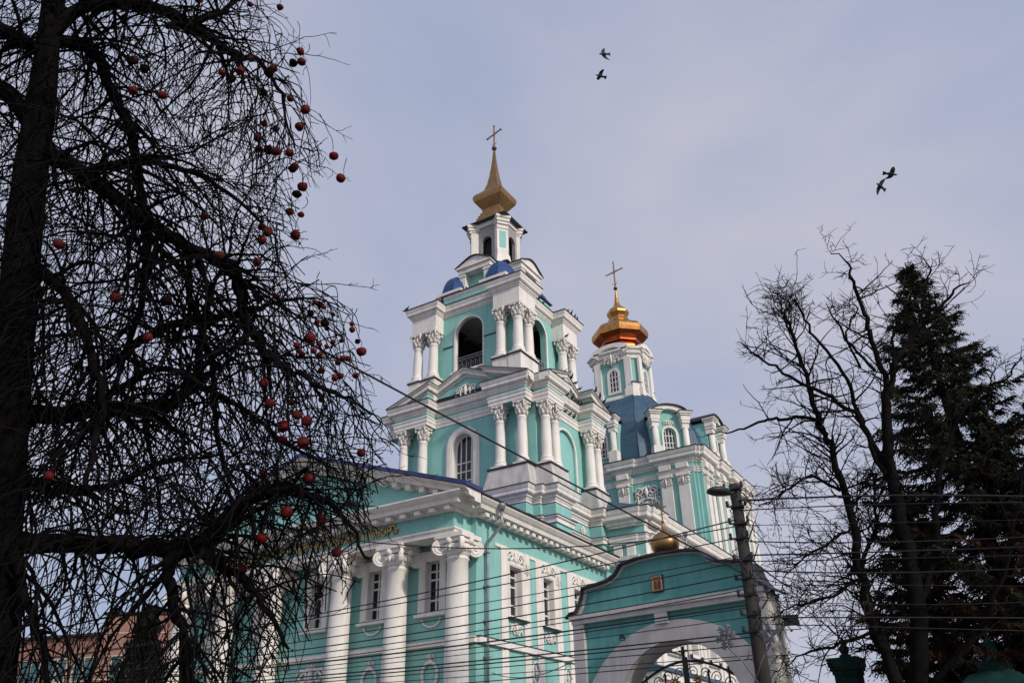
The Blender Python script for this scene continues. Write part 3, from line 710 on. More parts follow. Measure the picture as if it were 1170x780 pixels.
def cross(parent, x, y, z, h, w, ang):
    m = MB(((x, y), (cos(ang), sin(ang)), (sin(ang), -cos(ang)))); t = .045
    m.box(-t, t, -t, t, z, z+h); m.box(-w/2, w/2, -t*.9, t*.9, z+h*.60, z+h*.60+2*t)
    for s, zz in ((-w/2, z+h*.615), (w/2, z+h*.615), (0, z+h)): m.ball(m.P(s, 0, zz), .09, 5)
    for q in range(8):
        a = pi/4*q+pi/8; m.tube([m.P(0, 0, z+h*.62), m.P(cos(a)*w*.16, 0, z+h*.62+sin(a)*w*.16)], .014, n=4)
    for s in (-1, 1): m.tube([m.P(0, 0, z+h*.1), m.P(s*w*.14, 0, z+h*.16), m.P(s*w*.17, 0, z+h*.24)], .03, .015, n=5)
    c = m.build('cross', 'goldold', parent)
    b = MB(); b.ball((x, y, z-.1), .2, 7); b.build('orb', 'darkball', parent)
cross(sp, 0, TY, 45.5, 2.2, 1.55, radians(-14))

# ---- lower body of the church between and around --------------------
BX, BY0, BY1, BZ = 8.4, 17.0, 38.0, 15.0
m = MB(FRONT(BY0)); m.panel(rect(-BX, BX-.004, 0, BZ+.9), [], -.6, 0); m.mi = 1
m.fr = SIDE(BX); ws = [(18.8+3.2*i, 20.0+3.2*i) for i in range(6)]
m.panel(rect(BY0+.004, BY1, 0, BZ+.9), [arch(a, b, 8.5, 12.2)[::-1] for a, b in ws], -.6, 0)
m.mi = 0; m.fr = FRONT(BY1+.01); m.panel(rect(-BX, BX-.61, 0, BZ+.9), [], 0, .6); m.fr = None
KB(m, 'wall', ['teal', 'white'], 'turquoise and white wall of the main church nave')
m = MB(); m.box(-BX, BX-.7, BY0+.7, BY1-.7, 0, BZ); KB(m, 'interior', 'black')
pth = [(5.0, BY0, 0), (6.3, BY0, 0), (6.3, BY0-.16, 0), (7.9, BY0-.16, 0), (7.9, BY0, 0), (BX, BY0, 0), (BX, BY0+.5, 0), (BX+.16, BY0+.5, 0), (BX+.16, BY0+1.6, 0), (BX, BY0+1.6, 0), (BX, BY1, 0)]
up_ = lambda z: [(a, b, z) for a, b, c in pth]
m = MB(); m.sweep(up_(BZ), CORN(.95, .55)); m.sweep(up_(BZ-.95), ARCHI(.45, .14)); m.sweep(up_(BZ-1.9), [(-.1, 0), (.1, 0), (.14, .2), (-.1, .2)])
KB(m, 'cornice', 'white', 'white cornice of the main church nave')
m = MB(); m.sweep(up_(BZ+.96), FLASH(.55, .05)); m.sweep(up_(BZ-.49), FLASH(.14, .02)); KS(m, 'flashing', 'flash')
m = MB(); m.loft([[(-BX-.3, BY0-.3, BZ+1.0), (BX+.4, BY0-.3, BZ+1.0), (BX+.4, BY1, BZ+1.0), (-BX-.3, BY1, BZ+1.0)], [(-5, BY0+1, BZ+2.3), (5, BY0+1, BZ+2.3), (5, BY1, BZ+2.3), (-5, BY1, BZ+2.3)]]); KB(m, 'roof', 'blueroof', 'blue sheet roof of the main church nave')
m = MB(FRONT(BY0)); m.box(6.45, 6.95, .003, .15, 0, BZ-1.0); m.box(7.25, 7.75, .003, .15, 0, BZ-1.0)
m.fr = SIDE(BX); m.box(17.6, 18.1, .003, .15, 0, BZ-1.0)
for a, b in ws: m.box(b+.35, b+.75, .003, .15, 0, BZ-1.0); m.box(b+1.0, b+1.4, .003, .15, 0, BZ-1.0)
m.fr = None; KS(m, 'pilaster', 'white')
for a, b in ws:
    window(SIDE(BX), a, b, 8.5, 12.2, -.35, arched=True, cols=3, rows=6)
    m = MB(SIDE(BX)); m.panel(arch(a-.22, b+.22, 8.3, 12.42), [arch(a, b, 8.5, 12.2)[::-1]], .003, .14); relief(m, (a+b)/2, 12.7, .9, .6, .07); KB(m, 'window_surround', 'white')
    m = MB(SIDE(BX)); m.box(a-.3, b+.3, .145, .3, 8.2, 8.26); m.box(a-.3, a-.24, .145, .3, 8.26, 8.45); m.box(b+.24, b+.3, .145, .3, 8.26, 8.45); KB(m, 'sill_flashing', 'flash')
# low side gallery with a blue lean-to roof, seen through the gate
m = MB(); m.box(BX+.003, 10.1, 12.8, 37, 0, 6.6); gw = KB(m, 'gallery_wall', 'white', 'low white gallery wall along the nave')
m = MB(); m.loft([[(BX-.1, 12.6, 7.5), (10.5, 12.6, 6.75), (10.5, 12.6, 6.62), (BX-.1, 12.6, 6.62)], [(BX-.1, 37.3, 7.5), (10.5, 37.3, 6.75), (10.5, 37.3, 6.62), (BX-.1, 37.3, 6.62)]]); KB(m, 'gallery_roof', 'blueroof')
m = MB(SIDE(10.1)); m.box(12.8, 37, .003, .25, 6.25, 6.6); m.box(12.8, 37, .003, .12, 5.7, 5.85); m.fr = None; KB(m, 'cornice', 'white')
drain(BX, 21.3, 15.4)

# ---- main domed block -------------------------------------------------
MY, A = 35.8, .78
HX, HYm = 8.0, 6.24
F0 = MY-HYm
# plan with stepped corner and shallow pilaster ressauts
def mp_(z):
    q = [(-HX+.3, -HYm+.3), (-HX+.3, -HYm), (-4.7, -HYm), (-4.7, -HYm+.2), (-2.5, -HYm+.2), (-2.5, -HYm), (-1.2, -HYm), (-1.2, -HYm+.2), (1.2, -HYm+.2), (1.2, -HYm), (2.5, -HYm), (2.5, -HYm+.2), (4.75, -HYm+.2), (4.75, -HYm), (HX-.5, -HYm), (HX-.5, -HYm+.2), (HX-.3, -HYm+.2), (HX-.3, -HYm+.4),
         (HX, -HYm+.4), (HX, -3.7), (HX-.2, -3.7), (HX-.2, -1.9), (HX, -1.9), (HX, -.9), (HX-.2, -.9), (HX-.2, .9), (HX, .9), (HX, 1.9), (HX-.2, 1.9), (HX-.2, 3.7), (HX, 3.7), (HX, HYm-.4), (HX-.3, HYm), (-HX+.3, HYm)]
    return [(x, MY+y, z) for x, y in q]
m = MB(); prism(m, [(x*1, y, 0) for x, y, z in [(p[0], p[1], 0) for p in mp_(0)]], 14.5, 23.8, c=(0, MY)); mw = KB(m, 'wall', 'teal', 'turquoise wall of the domed block')
m = MB(); m.sweep(mp_(22.85), CORN(1.0, .6), closed=True); m.sweep(mp_(22.1), ARCHI(.38, .14), closed=True); KB(m, 'cornice', 'white', 'white cornice below the blue dome')
m = MB(); m.sweep(mp_(23.86), FLASH(.6, .05), closed=True); KS(m, 'flashing', 'flash')
m = MB(FRONT(F0)); PX = [1.85, 5.35, 6.7, -1.85, -5.35, -6.7]
cp = MB(FRONT(F0))
for s in PX:
    m.box(s-.42, s+.42, .003, .18, 15, 21.2); m.box(s-.5, s+.5, .003, .26, 22.0, 22.14); m.box(s-.46, s+.46, .003, .30, 22.48, 22.9)
    cp.box(s-.42, s+.42, .003, .14, 21.2, 21.9); relief(cp, s, 21.55, .9, .8, .2); cp.box(s-.52, s+.52, .003, .28, 21.88, 22.0); cp.fr = None; KB(cp, 'pilaster_capital', 'white'); cp = MB(FRONT(F0))
for f_, lst in ((SIDE(HX), (-5.3, -4.3, -2.9, -1.4, 1.4, 2.9, 4.3, 5.3)),):
    m.fr = f_; cp.fr = f_
    for s in lst:
        s += MY; m.box(s-.33, s+.33, .003, .18, 15, 21.2); m.box(s-.38, s+.38, .003, .3, 22.48, 22.9)
        cp.box(s-.33, s+.33, .003, .14, 21.2, 21.9); relief(cp, s, 21.55, .7, .8, .2); cp.box(s-.42, s+.42, .003, .28, 21.88, 22.0); cp.fr = None; KB(cp, 'pilaster_capital', 'white'); cp = MB(f_)
m.fr = None; KS(m, 'pilaster', 'white')
for c_, f_, w in ((3.62, FRONT(F0+.2), 1.0), (-3.62, FRONT(F0+.2), 1.0), (MY-2.15, SIDE(HX-.2), .7), (MY+2.15, SIDE(HX-.2), .7), (MY, SIDE(HX-.2), .7)):
    m = MB(f_); m.panel(arch(c_-w-.18, c_+w+.18, 15.3, 20.9), [arch(c_-w, c_+w, 15.5, 20.72)[::-1]], .003, .13)
    relief(m, c_, 21.25, 1.9*w, .9, .12); relief(m, c_-w*.7, 20.6, .7*w, 1.0, .12); relief(m, c_+w*.7, 20.6, .7*w, 1.0, .12); relief(m, c_, 20.3, w, .5, .05)
    KB(m, 'window_surround', 'white')
    window(f_, c_-w*.7, c_+w*.7, 15.6, 18.6, .06, arched=True, cols=3, rows=5)
# octagonal dome roof
def octr(Hh, c, z): return [(x, MY+y, z) for x, y in ((-c, -A*Hh), (c, -A*Hh), (Hh, -A*c), (Hh, A*c), (c, A*Hh), (-c, A*Hh), (-Hh, A*c), (-Hh, -A*c))]
m = MB(); m.loft([octr(7.3, 3.2, 23.9), octr(7.1, 3.1, 24.3), octr(7.0, 3.05, 25.6), octr(6.7, 2.95, 26.8), octr(6.2, 2.75, 27.8), octr(5.3, 2.4, 28.6), octr(4.2, 2.1, 29.5), octr(3.3, 1.9, 30.5), octr(2.9, 1.75, 31.1), octr(2.75, 1.7, 31.3)])
bd = KB(m, 'dome_roof', 'blueroof', 'faceted blue steel dome roof')
m = MB()
R1 = [octr(7.3, 3.2, 23.95), octr(7.1, 3.1, 24.3), octr(7.0, 3.05, 25.6), octr(6.7, 2.95, 26.8), octr(6.2, 2.75, 27.8), octr(5.3, 2.4, 28.6), octr(4.2, 2.1, 29.5), octr(3.3, 1.9, 30.5), octr(2.9, 1.75, 31.1)]
for i in range(8): m.tube([r[i] for r in R1], .05, n=5)
for i in range(8):
    for t in (.25, .5, .75): m.tube([tuple(Vector(r[i]).lerp(Vector(r[(i+1) % 8]), t)) for r in R1], .022, n=4)
m.build('standing_seam', 'blueroof', bd)
# dormers: pairs of columns under a segmental gable
def dormer(cx, cy, ang, w=1.25, z0=24.3, z1=28.3, dep=2.8):
    u_ = (cos(ang), sin(ang)); n_ = (sin(ang), -cos(ang)); fr = ((cx+n_[0]*.4, cy+n_[1]*.4), u_, n_)
    m = MB(fr); zt = z1-.95
    m.panel([(-w-.25, z0-.3), (w+.25, z0-.3), (w+.25, zt+.25)]+[(w*cos(pi*i/10)*1.0, zt+.25+.62*sin(pi*i/10)) for i in range(11)]+[(-w-.25, zt+.25)],
            [arch(-.52, .52, z0+.55, z0+2.55)[::-1]], -dep, 0)
    d = KB(m, 'dormer', 'teal')
    k = MB(fr)
    for s in (-1, 1):
        x = s*w
        k.lathe([(.32, 0), (.32, .1), (.25, .16), (.25, .22), (.235, 1.7), (.21, zt-z0-1.45)], (k.P(x, .28, 0)[0], k.P(x, .28, 0)[1], z0+.75), 14)
        k.box(x-.36, x+.36, -.1, .62, z0-.3, z0+.78)
        k.box(x-.33, x+.33, -.1, .6, zt-.32, zt-.1); k.box(x-.28, x+.28, -.1, .5, zt-.72, zt-.32, 0); k.box(x-.38, x+.38, -.1, .64, zt-.1, zt+.32); k.box(x-.46, x+.46, -.2, .74, zt+.32, zt+.46); k.box(x-.55, x+.55, -.2, .84, zt+.46, zt+.6)
    # segmental cornice between
    pts = [(-w*.95*cos(pi*i/14), zt+.32+.72*sin(pi*i/14)) for i in range(15)]
    outer = [(s*1.18, z+.22) for s, z in pts]
    k.panel([p for p in outer[::-1]]+[(s*.86, z-.14) for s, z in pts], [], -.2, .42)
    k.panel(arch(-.68, .68, z0+.45, z0+2.72), [arch(-.52, .52, z0+.55, z0+2.55)[::-1]], .003, .12)
    relief(k, 0, z0+2.95, .9, .5, .08)
    k.build('dormer_columns', 'white', d)
    rf = MB(fr); o2 = [(s*1.32, z+.26) for s, z in pts]; o3 = [(s*1.30, z+.20) for s, z in pts]
    rf.panel(o2[::-1]+o3, [], -dep, .62)
    for s in (-1, 1): rf.box(s*w-.6, s*w+.6, -.3, .9, zt+.6, zt+.66)
    rf.build('dormer_roof', 'flash', d)
    window(fr, -.52, .52, z0+.55, z0+2.55, -.2, arched=True, cols=4, rowz=[z0+.95, z0+1.35, z0+1.95], bar=.06, parent=d)
    return d
def dn(hx, hy): return atan2(hx, -hy) # unused helper kept for angles
dormer(0, MY-A*7.0, 0, z0=24.2)
dormer(4.95, MY-3.86, atan2(6.9-3.05-0, 1)*0+radians(45*.92), z0=24.2)
dormer(7.0, MY, radians(90), z0=24.2)
dormer(4.95, MY+3.86, radians(138), z0=24.2)
dormer(-4.95, MY-3.86, radians(-42), z0=24.2)
# lantern
LX, LY = -.12, MY-.15
def lan(Hh, c, z): return [(LX+x, LY+y, z) for x, y in ((-c, -A*Hh), (c, -A*Hh), (Hh, -A*c), (Hh, A*c), (c, A*Hh), (-c, A*Hh), (-Hh, A*c), (-Hh, -A*c))]
m = MB(); m.loft([lan(2.2, 1.45, 31.0), lan(2.2, 1.45, 36.0)]); KB(m, 'lantern_wall', 'teal', 'turquoise lantern under the main gilded top')
m = MB()
ring = lambda z: lan(2.2, 1.45, z)
m.sweep(ring(31.2), [(-.1, 0), (.22, 0), (.22, .35), (.12, .45), (-.1, .45)], closed=True)
m.sweep(ring(35.1), [(-.1, 0), (.12, 0), (.12, .3), (.3, .42), (.36, .7), (.5, .8), (.5, .95), (-.1, .95)], closed=True)
for f_, c0 in ((((LX, LY-A*2.2), (1, 0), (0, -1)), 0), (((LX+2.2, LY), (0, 1), (1, 0)), 0)):
    m.fr = f_; w = 1.45 if f_[1][0] else 1.45*A
    for s in (-1, 1): m.box(s*w-.32, s*w+.24*s*0+.3, .003, .2, 31.6, 35.15); m.box(s*w-.4, s*w+.38, .003, .3, 31.4, 32.1)
    q = [(-w*1.05*cos(pi*i/12), 35.6+.8*sin(pi*i/12)) for i in range(13)]
    m.panel([(s*1.22, z+.32) for s, z in q][::-1]+[(s*.84, z-.05) for s, z in q], [], -.4, .5)
    m.panel(q[::-1], [], -.5, .1)
    relief(m, 0, 35.35, 1.5, 1.5, .3); relief(m, -.25, 35.1, .8, .9, .25); relief(m, .25, 35.1, .8, .9, .25)
    m.panel(arch(-.62, .62, 31.95, 34.45), [arch(-.46, .46, 32.1, 34.3)[::-1]], .003, .1)
    m.fr = None
for sx, sy in ((1, -1), (1, 1), (-1, -1)):
    a = atan2(sy*.8, sx*1.0); m.fr = ((LX+sx*1.85, LY+sy*A*1.85), (-sin(a), cos(a)), (cos(a), sin(a))); m.box(-.42, .42, 0, .3, 31.1, 32.6, .06)
    m.fr = None
KB(m, 'lantern_trim', 'white')
m = MB()
for sx, sy in ((1, -1), (1, 1), (-1, -1)):
    a = atan2(sy*.8, sx*1.0); m.fr = ((LX+sx*1.85, LY+sy*A*1.85), (-sin(a), cos(a)), (cos(a), sin(a))); m.box(-.5, .5, 0, .42, 32.6, 32.66)
m.fr = None; KS(m, 'flashing', 'flash')
window(((LX, LY-A*2.2), (1, 0), (0, -1)), -.46, .46, 32.1, 34.3, .03, arched=True, cols=3, rowz=[32.6, 33.1, 33.6], bar=.07)
window(((LX+2.2, LY), (0, 1), (1, 0)), -.46, .46, 32.1, 34.3, .03, arched=True, cols=3, rowz=[32.6, 33.1, 33.6], bar=.07)
# gilded top
m = MB(); pr = [(1.9, 36.0), (1.9, 36.35), (1.62, 36.45), (1.62, 36.75), (1.86, 36.8), (1.86, 37.02), (1.74, 37.05), (1.8, 37.25), (2.12, 37.32), (2.14, 37.5), (2.06, 37.54), (2.45, 37.85), (2.72, 38.12), (2.8, 38.45), (2.74, 38.8), (2.5, 39.1), (2.05, 39.4), (1.5, 39.65), (1.25, 39.95), (1.05, 40.3), (.92, 40.5), (.98, 40.62), (1.1, 40.85), (1.12, 41.05), (1.0, 41.25), (.7, 41.5), (.42, 41.75), (.26, 42.1), (.17, 42.7), (.10, 43.5)]
k_ = [i for i, (r_, z_) in enumerate(pr) if z_ >= 38.1][0]
m.lathe(pr[k_:], (LX+.12, LY+.15, 0), 8, .95, .88, pi/8, smooth=False); m.mi = 1; m.lathe(pr[:k_+1], (LX+.12, LY+.15, 0), 8, .95, .88, pi/8, smooth=False)  # lower tiers take a darker, redder metal than the gold above
gd = KB(m, 'gilded_dome', ['gold', 'redmetal'], 'faceted gilded onion of the main church')
cross(gd, LX+.12, MY, 43.9, 2.9, 1.9, radians(-12))
# ------------------------------------------------------------------ gateway
GO = Vector((14.84, -4.51)); gu = Vector((.9945, -.1043)); gn = Vector((-.1043, -.9945))
GF = lambda d=0: ((GO.x+gn.x*d, GO.y+gn.y*d), tuple(gu), tuple(gn))
gate = thing('gateway', 'turquoise gateway with a stepped parapet, white archway and a small gilded onion on top', 'gateway', (GO.x, GO.y, 0))
gate_inv = Matrix.Translation((-GO.x, -GO.y, 0))
def GB(mb, name, mats, parent=None, label=None):
    mb.v = [(x-GO.x, y-GO.y, z) for x, y, z in mb.v] if parent is None else [(x-GO.x, y-GO.y, z) for x, y, z in mb.v]
    o = mb.build(name, mats, parent or gate)
    if label: o['label'] = label
    return o
cx_, TH = 3.12, .88
ina = arch(cx_-1.86, cx_+1.86, 0, 5.10, 28)
top = [(.15, 6.15), (.28, 6.35), (.38, 6.55), (.43, 6.80), (.9, 6.84), (1.3, 6.90), (1.55, 7.02), (1.78, 7.28), (2.3, 7.36), (3.0, 7.39), (3.7, 7.36), (4.22, 7.28), (4.45, 7.02), (4.7, 6.90), (5.1, 6.84), (5.50, 6.80), (5.55, 6.55), (5.65, 6.35), (5.8, 6.15)]
m = MB(GF()); m.panel([(0.05, 0), (5.8, 0)]+[(5.8, 6.1)]+top[::-1]+[(.05, 6.1)], [[(s, max(z, .004)) for s, z in ina][::-1]], -TH, 0)
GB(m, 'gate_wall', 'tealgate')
m = MB(GF())
oc = [(cx_+3.13*cos(pi*i/36), 2.5+3.13*sin(pi*i/36)) for i in range(37)]
oc = [(min(5.45, max(.4, s)), z) for s, z in oc]
m.panel([(oc[0][0], .01)]+oc+[(oc[-1][0], .01)], [[(s, max(z, .02)) for s, z in arch(cx_-1.855, cx_+1.855, 0, 5.095, 28)][::-1]], .003, .07)
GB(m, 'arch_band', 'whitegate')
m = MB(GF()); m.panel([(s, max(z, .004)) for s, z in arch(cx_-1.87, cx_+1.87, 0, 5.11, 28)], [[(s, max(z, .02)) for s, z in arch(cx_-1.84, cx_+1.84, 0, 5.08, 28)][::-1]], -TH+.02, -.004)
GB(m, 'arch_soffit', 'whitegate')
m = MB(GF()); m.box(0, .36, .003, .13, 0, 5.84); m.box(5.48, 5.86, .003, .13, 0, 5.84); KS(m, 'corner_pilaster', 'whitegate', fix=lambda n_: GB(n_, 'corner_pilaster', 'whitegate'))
m = MB(GF()); m.box(5.804, 5.86, -TH-.02, -.0, 0, 6.05); GB(m, 'side_face', 'white')  # lighter limewash than the front; sunlight on this face is put into the colour
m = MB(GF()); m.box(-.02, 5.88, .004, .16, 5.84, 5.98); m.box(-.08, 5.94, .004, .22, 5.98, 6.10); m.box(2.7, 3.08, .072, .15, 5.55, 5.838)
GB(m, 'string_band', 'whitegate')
# coping and parapet border
full = [(-.18, 6.02), (-.02, 6.14)]+top+[(5.88, 6.14), (6.04, 6.02)]
m = MB(GF()); m.panel(full+[(s*1.0, z+.05) for s, z in full[::-1]], [], -TH-.15, .26); GB(m, 'coping', 'flash')
m = MB(GF()); inn = [(3+(s-3)*.978, z-.045) for s, z in full]
m.panel([(s, z-.004) for s, z in full]+inn[::-1], [], .003, .09); GB(m, 'parapet_border', 'whitegate')
# small cupola
c = Vector(m.P(2.95, -.45, 0)); m = MB()
m.lathe([(.30, 7.30), (.30, 7.42), (.24, 7.45), (.24, 7.52), (.30, 7.55), (.385, 7.66), (.415, 7.80), (.385, 7.95), (.29, 8.07), (.15, 8.15), (.07, 8.22), (.035, 8.36), (.02, 8.5)], (c.x, c.y, 0), 24)
cup = GB(m, 'cupola', 'goldold')
m = MB(((c.x, c.y), tuple(gu), tuple(gn))); m.box(-.016, .016, -.016, .016, 8.45, 9.15); m.box(-.17, .17, -.014, .014, 8.88, 8.91); m.box(-.09, .09, -.014, .014, 8.68, 8.70); m.ball((c.x, c.y, 8.47), .05, 5)
GB(m, 'cross', 'goldold', cup)
m = MB(GF()); m.box(2.66, 3.02, .003, .06, 6.40, 6.86); ic = GB(m, 'icon', 'flash')
m = MB(GF()); m.box(2.70, 2.98, .062, .066, 6.44, 6.82); GB(m, 'icon_field', 'icong', ic)
m = MB(GF()); m.lathe([(.001, 0), (.045, 0), (.045, .006), (.001, .006)], (0, 0, 0), 10)
m = MB(GF())
for s in (2.79, 2.90):
    m.panel([(s+.032*cos(2*pi*q/12), 6.73+.036*sin(2*pi*q/12)) for q in range(12)], [], .066, .07)
    m.panel([(s-.045, 6.47), (s+.045, 6.47), (s+.03, 6.69), (s-.03, 6.69)], [], .066, .07)
GB(m, 'icon_figures', 'iconr', ic)
m = MB(GF())
for s in (2.79, 2.90): m.panel([(s+.02*cos(2*pi*q/12), 6.725+.024*sin(2*pi*q/12)) for q in range(12)], [], .07, .074)
m.box(2.69, 2.99, .06, .085, 6.815, 6.835); m.box(2.69, 2.99, .06, .085, 6.425, 6.445); m.box(2.69, 2.71, .06, .085, 6.445, 6.815); m.box(2.97, 2.99, .06, .085, 6.445, 6.815)
GB(m, 'icon_faces', 'iconf', ic)
# wrought iron leaves
def leaf(sgn):
    m = MB(GF(-.5)); b = cx_+.03; w = 1.75
    m.box(*sorted((b, b+sgn*.07)), -.03, .03, .1, 4.72); 
    for k, (s, t) in enumerate(((.62, .022), (1.2, .022))): m.box(*sorted((b+sgn*s, b+sgn*(s+t*2))), -.02, .02, .1, 4.35)
    m.box(*sorted((b+sgn*(w-.05), b+sgn*w)), -.03, .03, .1, 3.9)
    cur = [m.P(b+sgn*w*t, 0, 4.62-.72*t**1.9) for t in [i/12 for i in range(13)]]
    m.tube(cur, .035, n=6); cur2 = [(x, y, z-.55) for x, y, z in cur]; m.tube(cur2, .022, n=5)
    for i in range(5):
        t = .12+i*.19; cz = 4.62-.72*t**1.9-.28
        swirl(m, b+sgn*w*t, cz, .16, 0, .015, 1.5, sgn if i % 2 else -sgn, 18)
    for i in range(11): s = b+sgn*(.12+i*.155); m.box(s-.012, s+.012, -.012, .012, .3, 3.5)
    for z in (.3, 1.4, 3.4): m.box(*sorted((b, b+sgn*w)), -.02, .02, z, z+.05)
    L_ = GB(m, 'gate_leaf', 'iron')
    r = MB(GF(-.5)); c0 = b+sgn*.33
    for q in range(8):
        a = 2*pi*q/8; r.tube([r.P(c0+.03*cos(a), .03, 4.12+.03*sin(a)), r.P(c0+.1*cos(a), .04, 4.12+.1*sin(a)), r.P(c0+.15*cos(a), .03, 4.12+.15*sin(a))], [.02, .03, .006], n=5)
    GB(r, 'rosette', 'goldold', L_)
leaf(1); leaf(-1)
m = MB(GF(-.5)); m.box(cx_-.03, cx_+.03, -.03, .03, 4.7, 5.0); m.box(cx_-.11, cx_+.11, -.02, .02, 4.86, 4.9); m.ball(m.P(cx_, 0, 4.86), .055, 5); m.ball(m.P(cx_-.1, 0, 4.88), .035, 4); m.ball(m.P(cx_+.1, 0, 4.88), .035, 4)
GB(m, 'gate_finial', 'iron')
# small clip-on flood lamp on the arch face
def flood(x, y, z, ang, label, s=.16):
    t = thing('floodlight', label, 'floodlight', (x, y, z), ang, 'floodlights')
    m = MB(); m.loft([[(-s, -s*.3, -s*.7), (s, -s*.3, -s*.7), (s, -s*.3, s*.7), (-s, -s*.3, s*.7)], [(-s*.7, s*.6, -s*.45), (s*.7, s*.6, -s*.45), (s*.7, s*.6, s*.45), (-s*.7, s*.6, s*.45)]]); m.build('housing', 'lamp', t)
    m = MB(); m.box(-s*1.1, -s*1.02, -.02, .02, -s*1.1, 0); m.box(s*1.02, s*1.1, -.02, .02, -s*1.1, 0); m.box(-s*1.1, s*1.1, -.02, .02, -s*1.18, -s*1.1); m.box(-.02, .02, -.02, s*1.6, -s*1.18, -s*1.1); m.build('bracket', 'iron', t)
p = MB(GF()).P(1.68, .22, 5.32); flood(p[0], p[1], p[2], radians(-6), 'tiny black floodlight fixed on the white arch band of the gateway', .075)
p = MB(SIDE(WX)).P(11.7, .5, 10.5); flood(p[0], p[1]-.2, p[2]+.0, radians(60), 'black floodlight under the eave end of the columned hall', .26)
p = MB(GF()).P(6.25, -.4, 5.28); flood(p[0], p[1], p[2], radians(20), 'black floodlight on the outer side of the right gate pier', .19)

# ------------------------------------------------------------------ street lamp pole, brackets, cables
PB = at(861, 700, 20.2); PBx, PBy = PB.x, PB.y
pole = thing('street_lamp', 'round concrete street lamp pole carrying a dark lamp head and many cables', 'street lamp', (PBx, PBy, 0))
PTOP = at(843, 553, 20.2).z
m = MB(); m.tube([(0, 0, 0), (0, 0, 3), (.0, 0, PTOP)], [.20, .17, .125], n=16); m.build('post', 'concrete', pole)
m = MB()
rnd = random.Random(5)
for i in range(9):
    z = PTOP-.1-.42*i-rnd.uniform(0, .1); a = rnd.uniform(-.3, .3)
    m.lathe([(.165, 0), (.165, .05)], (0, 0, z), 14)
    fr = ((0, 0), (cos(a-.1), sin(a-.1)), (-sin(a-.1), cos(a-.1))); m.fr = fr
    m.box(-.23, .23, -.19, -.16, z, z+.035)
    for s in (-.21, .21): m.lathe([(.02, -.02), (.045, .02), (.03, .06), (.045, .09), (.02, .13)], m.P(s, -.17, z+.04), 8)
m.fr = None
for i in range(9):
    z = rnd.uniform(4.9, PTOP-.2); a = rnd.uniform(0, 6.3); r = .2
    m.tube([(cos(a)*r, sin(a)*r, z), (cos(a)*.4, sin(a)*.4, z-.1), (cos(a+.5)*.38, sin(a+.5)*.38, z-.4), (cos(a+.7)*.2, sin(a+.7)*.2, z-.6)], .014, n=4)
m.build('bracket', 'iron', pole)
H_ = at(815, 560, 19.3)-Vector((PBx, PBy, 0)); J = at(840, 564, 20.1)-Vector((PBx, PBy, 0))
m = MB(); m.tube([(0, 0, PTOP-.15), tuple(J.lerp(H_, .15)), tuple(J.lerp(H_, .5))], .035, n=8); m.build('lamp_arm', 'lamp', pole)
m = MB(); d = (H_-J); d2 = d.normalized(); side = d2.cross(Vector((0, 0, 1))).normalized(); upv = side.cross(d2).normalized()
rings = []
for t, w, h in ((.25, .05, .05), (.35, .10, .07), (.55, .19, .10), (.8, .22, .11), (1.0, .20, .09), (1.12, .10, .05), (1.16, .02, .02)):
    c_ = J+d*t; rings.append([tuple(c_+side*w*cos(2*pi*q/12)+upv*h*sin(2*pi*q/12)) for q in range(12)])
m.loft(rings, True); m.build('lamp_head', 'lamp', pole)
# star and snowflake decorations on rods
def deco(kind, px, py, D, label):
    c = at(px, py, D); t = thing(kind, label, 'street decoration', tuple(c), -.35)
    m = MB(((0, 0), (1, 0), (0, -1)))
    if kind == 'star_decoration':
        R, r = .27, .12
        o_ = [((R if i % 2 == 0 else r)*sin(pi*i/5+.1), (R if i % 2 == 0 else r)*cos(pi*i/5+.1)) for i in range(10)]
        m.panel(o_[::-1], [[(a*.42, b*.42) for a, b in o_]], -.03, .03)
        m.sweep([], []) if False else None
    else:
        for q in range(6):
            a = pi*q/3+.1; u = (cos(a), sin(a))
            m.tube([m.P(0, 0, 0), m.P(u[0]*.27, 0, u[1]*.27)], .022, n=5)
            for rr in (.13, .2):
                for sg in (-.9, .9): m.tube([m.P(u[0]*rr, 0, u[1]*rr), m.P(u[0]*rr+.09*cos(a+sg), 0, u[1]*rr+.09*sin(a+sg))], .018, n=4)
        m.tube([m.P(.13*cos(2*pi*q/12), 0, .13*sin(2*pi*q/12)) for q in range(13)], .02, n=4)
    m.build('figure', 'deco', t)
    e = at(868 if px < 860 else 862, 782, 20.1)-c; e = Matrix.Rotation(.35, 3, 'Z') @ e
    k = MB(); k.tube([(0, 0, -.2), tuple(e*.5+Vector((0, 0, .0))), tuple(e)], .02, n=5); k.build('rod', 'deco', t)
deco('star_decoration', 879, 724, 19.7, 'unlit grey tinsel star on a thin rod beside the street lamp pole')
deco('snowflake_decoration', 829, 727, 19.7, 'unlit grey tinsel snowflake on a thin rod in front of the gateway arch')

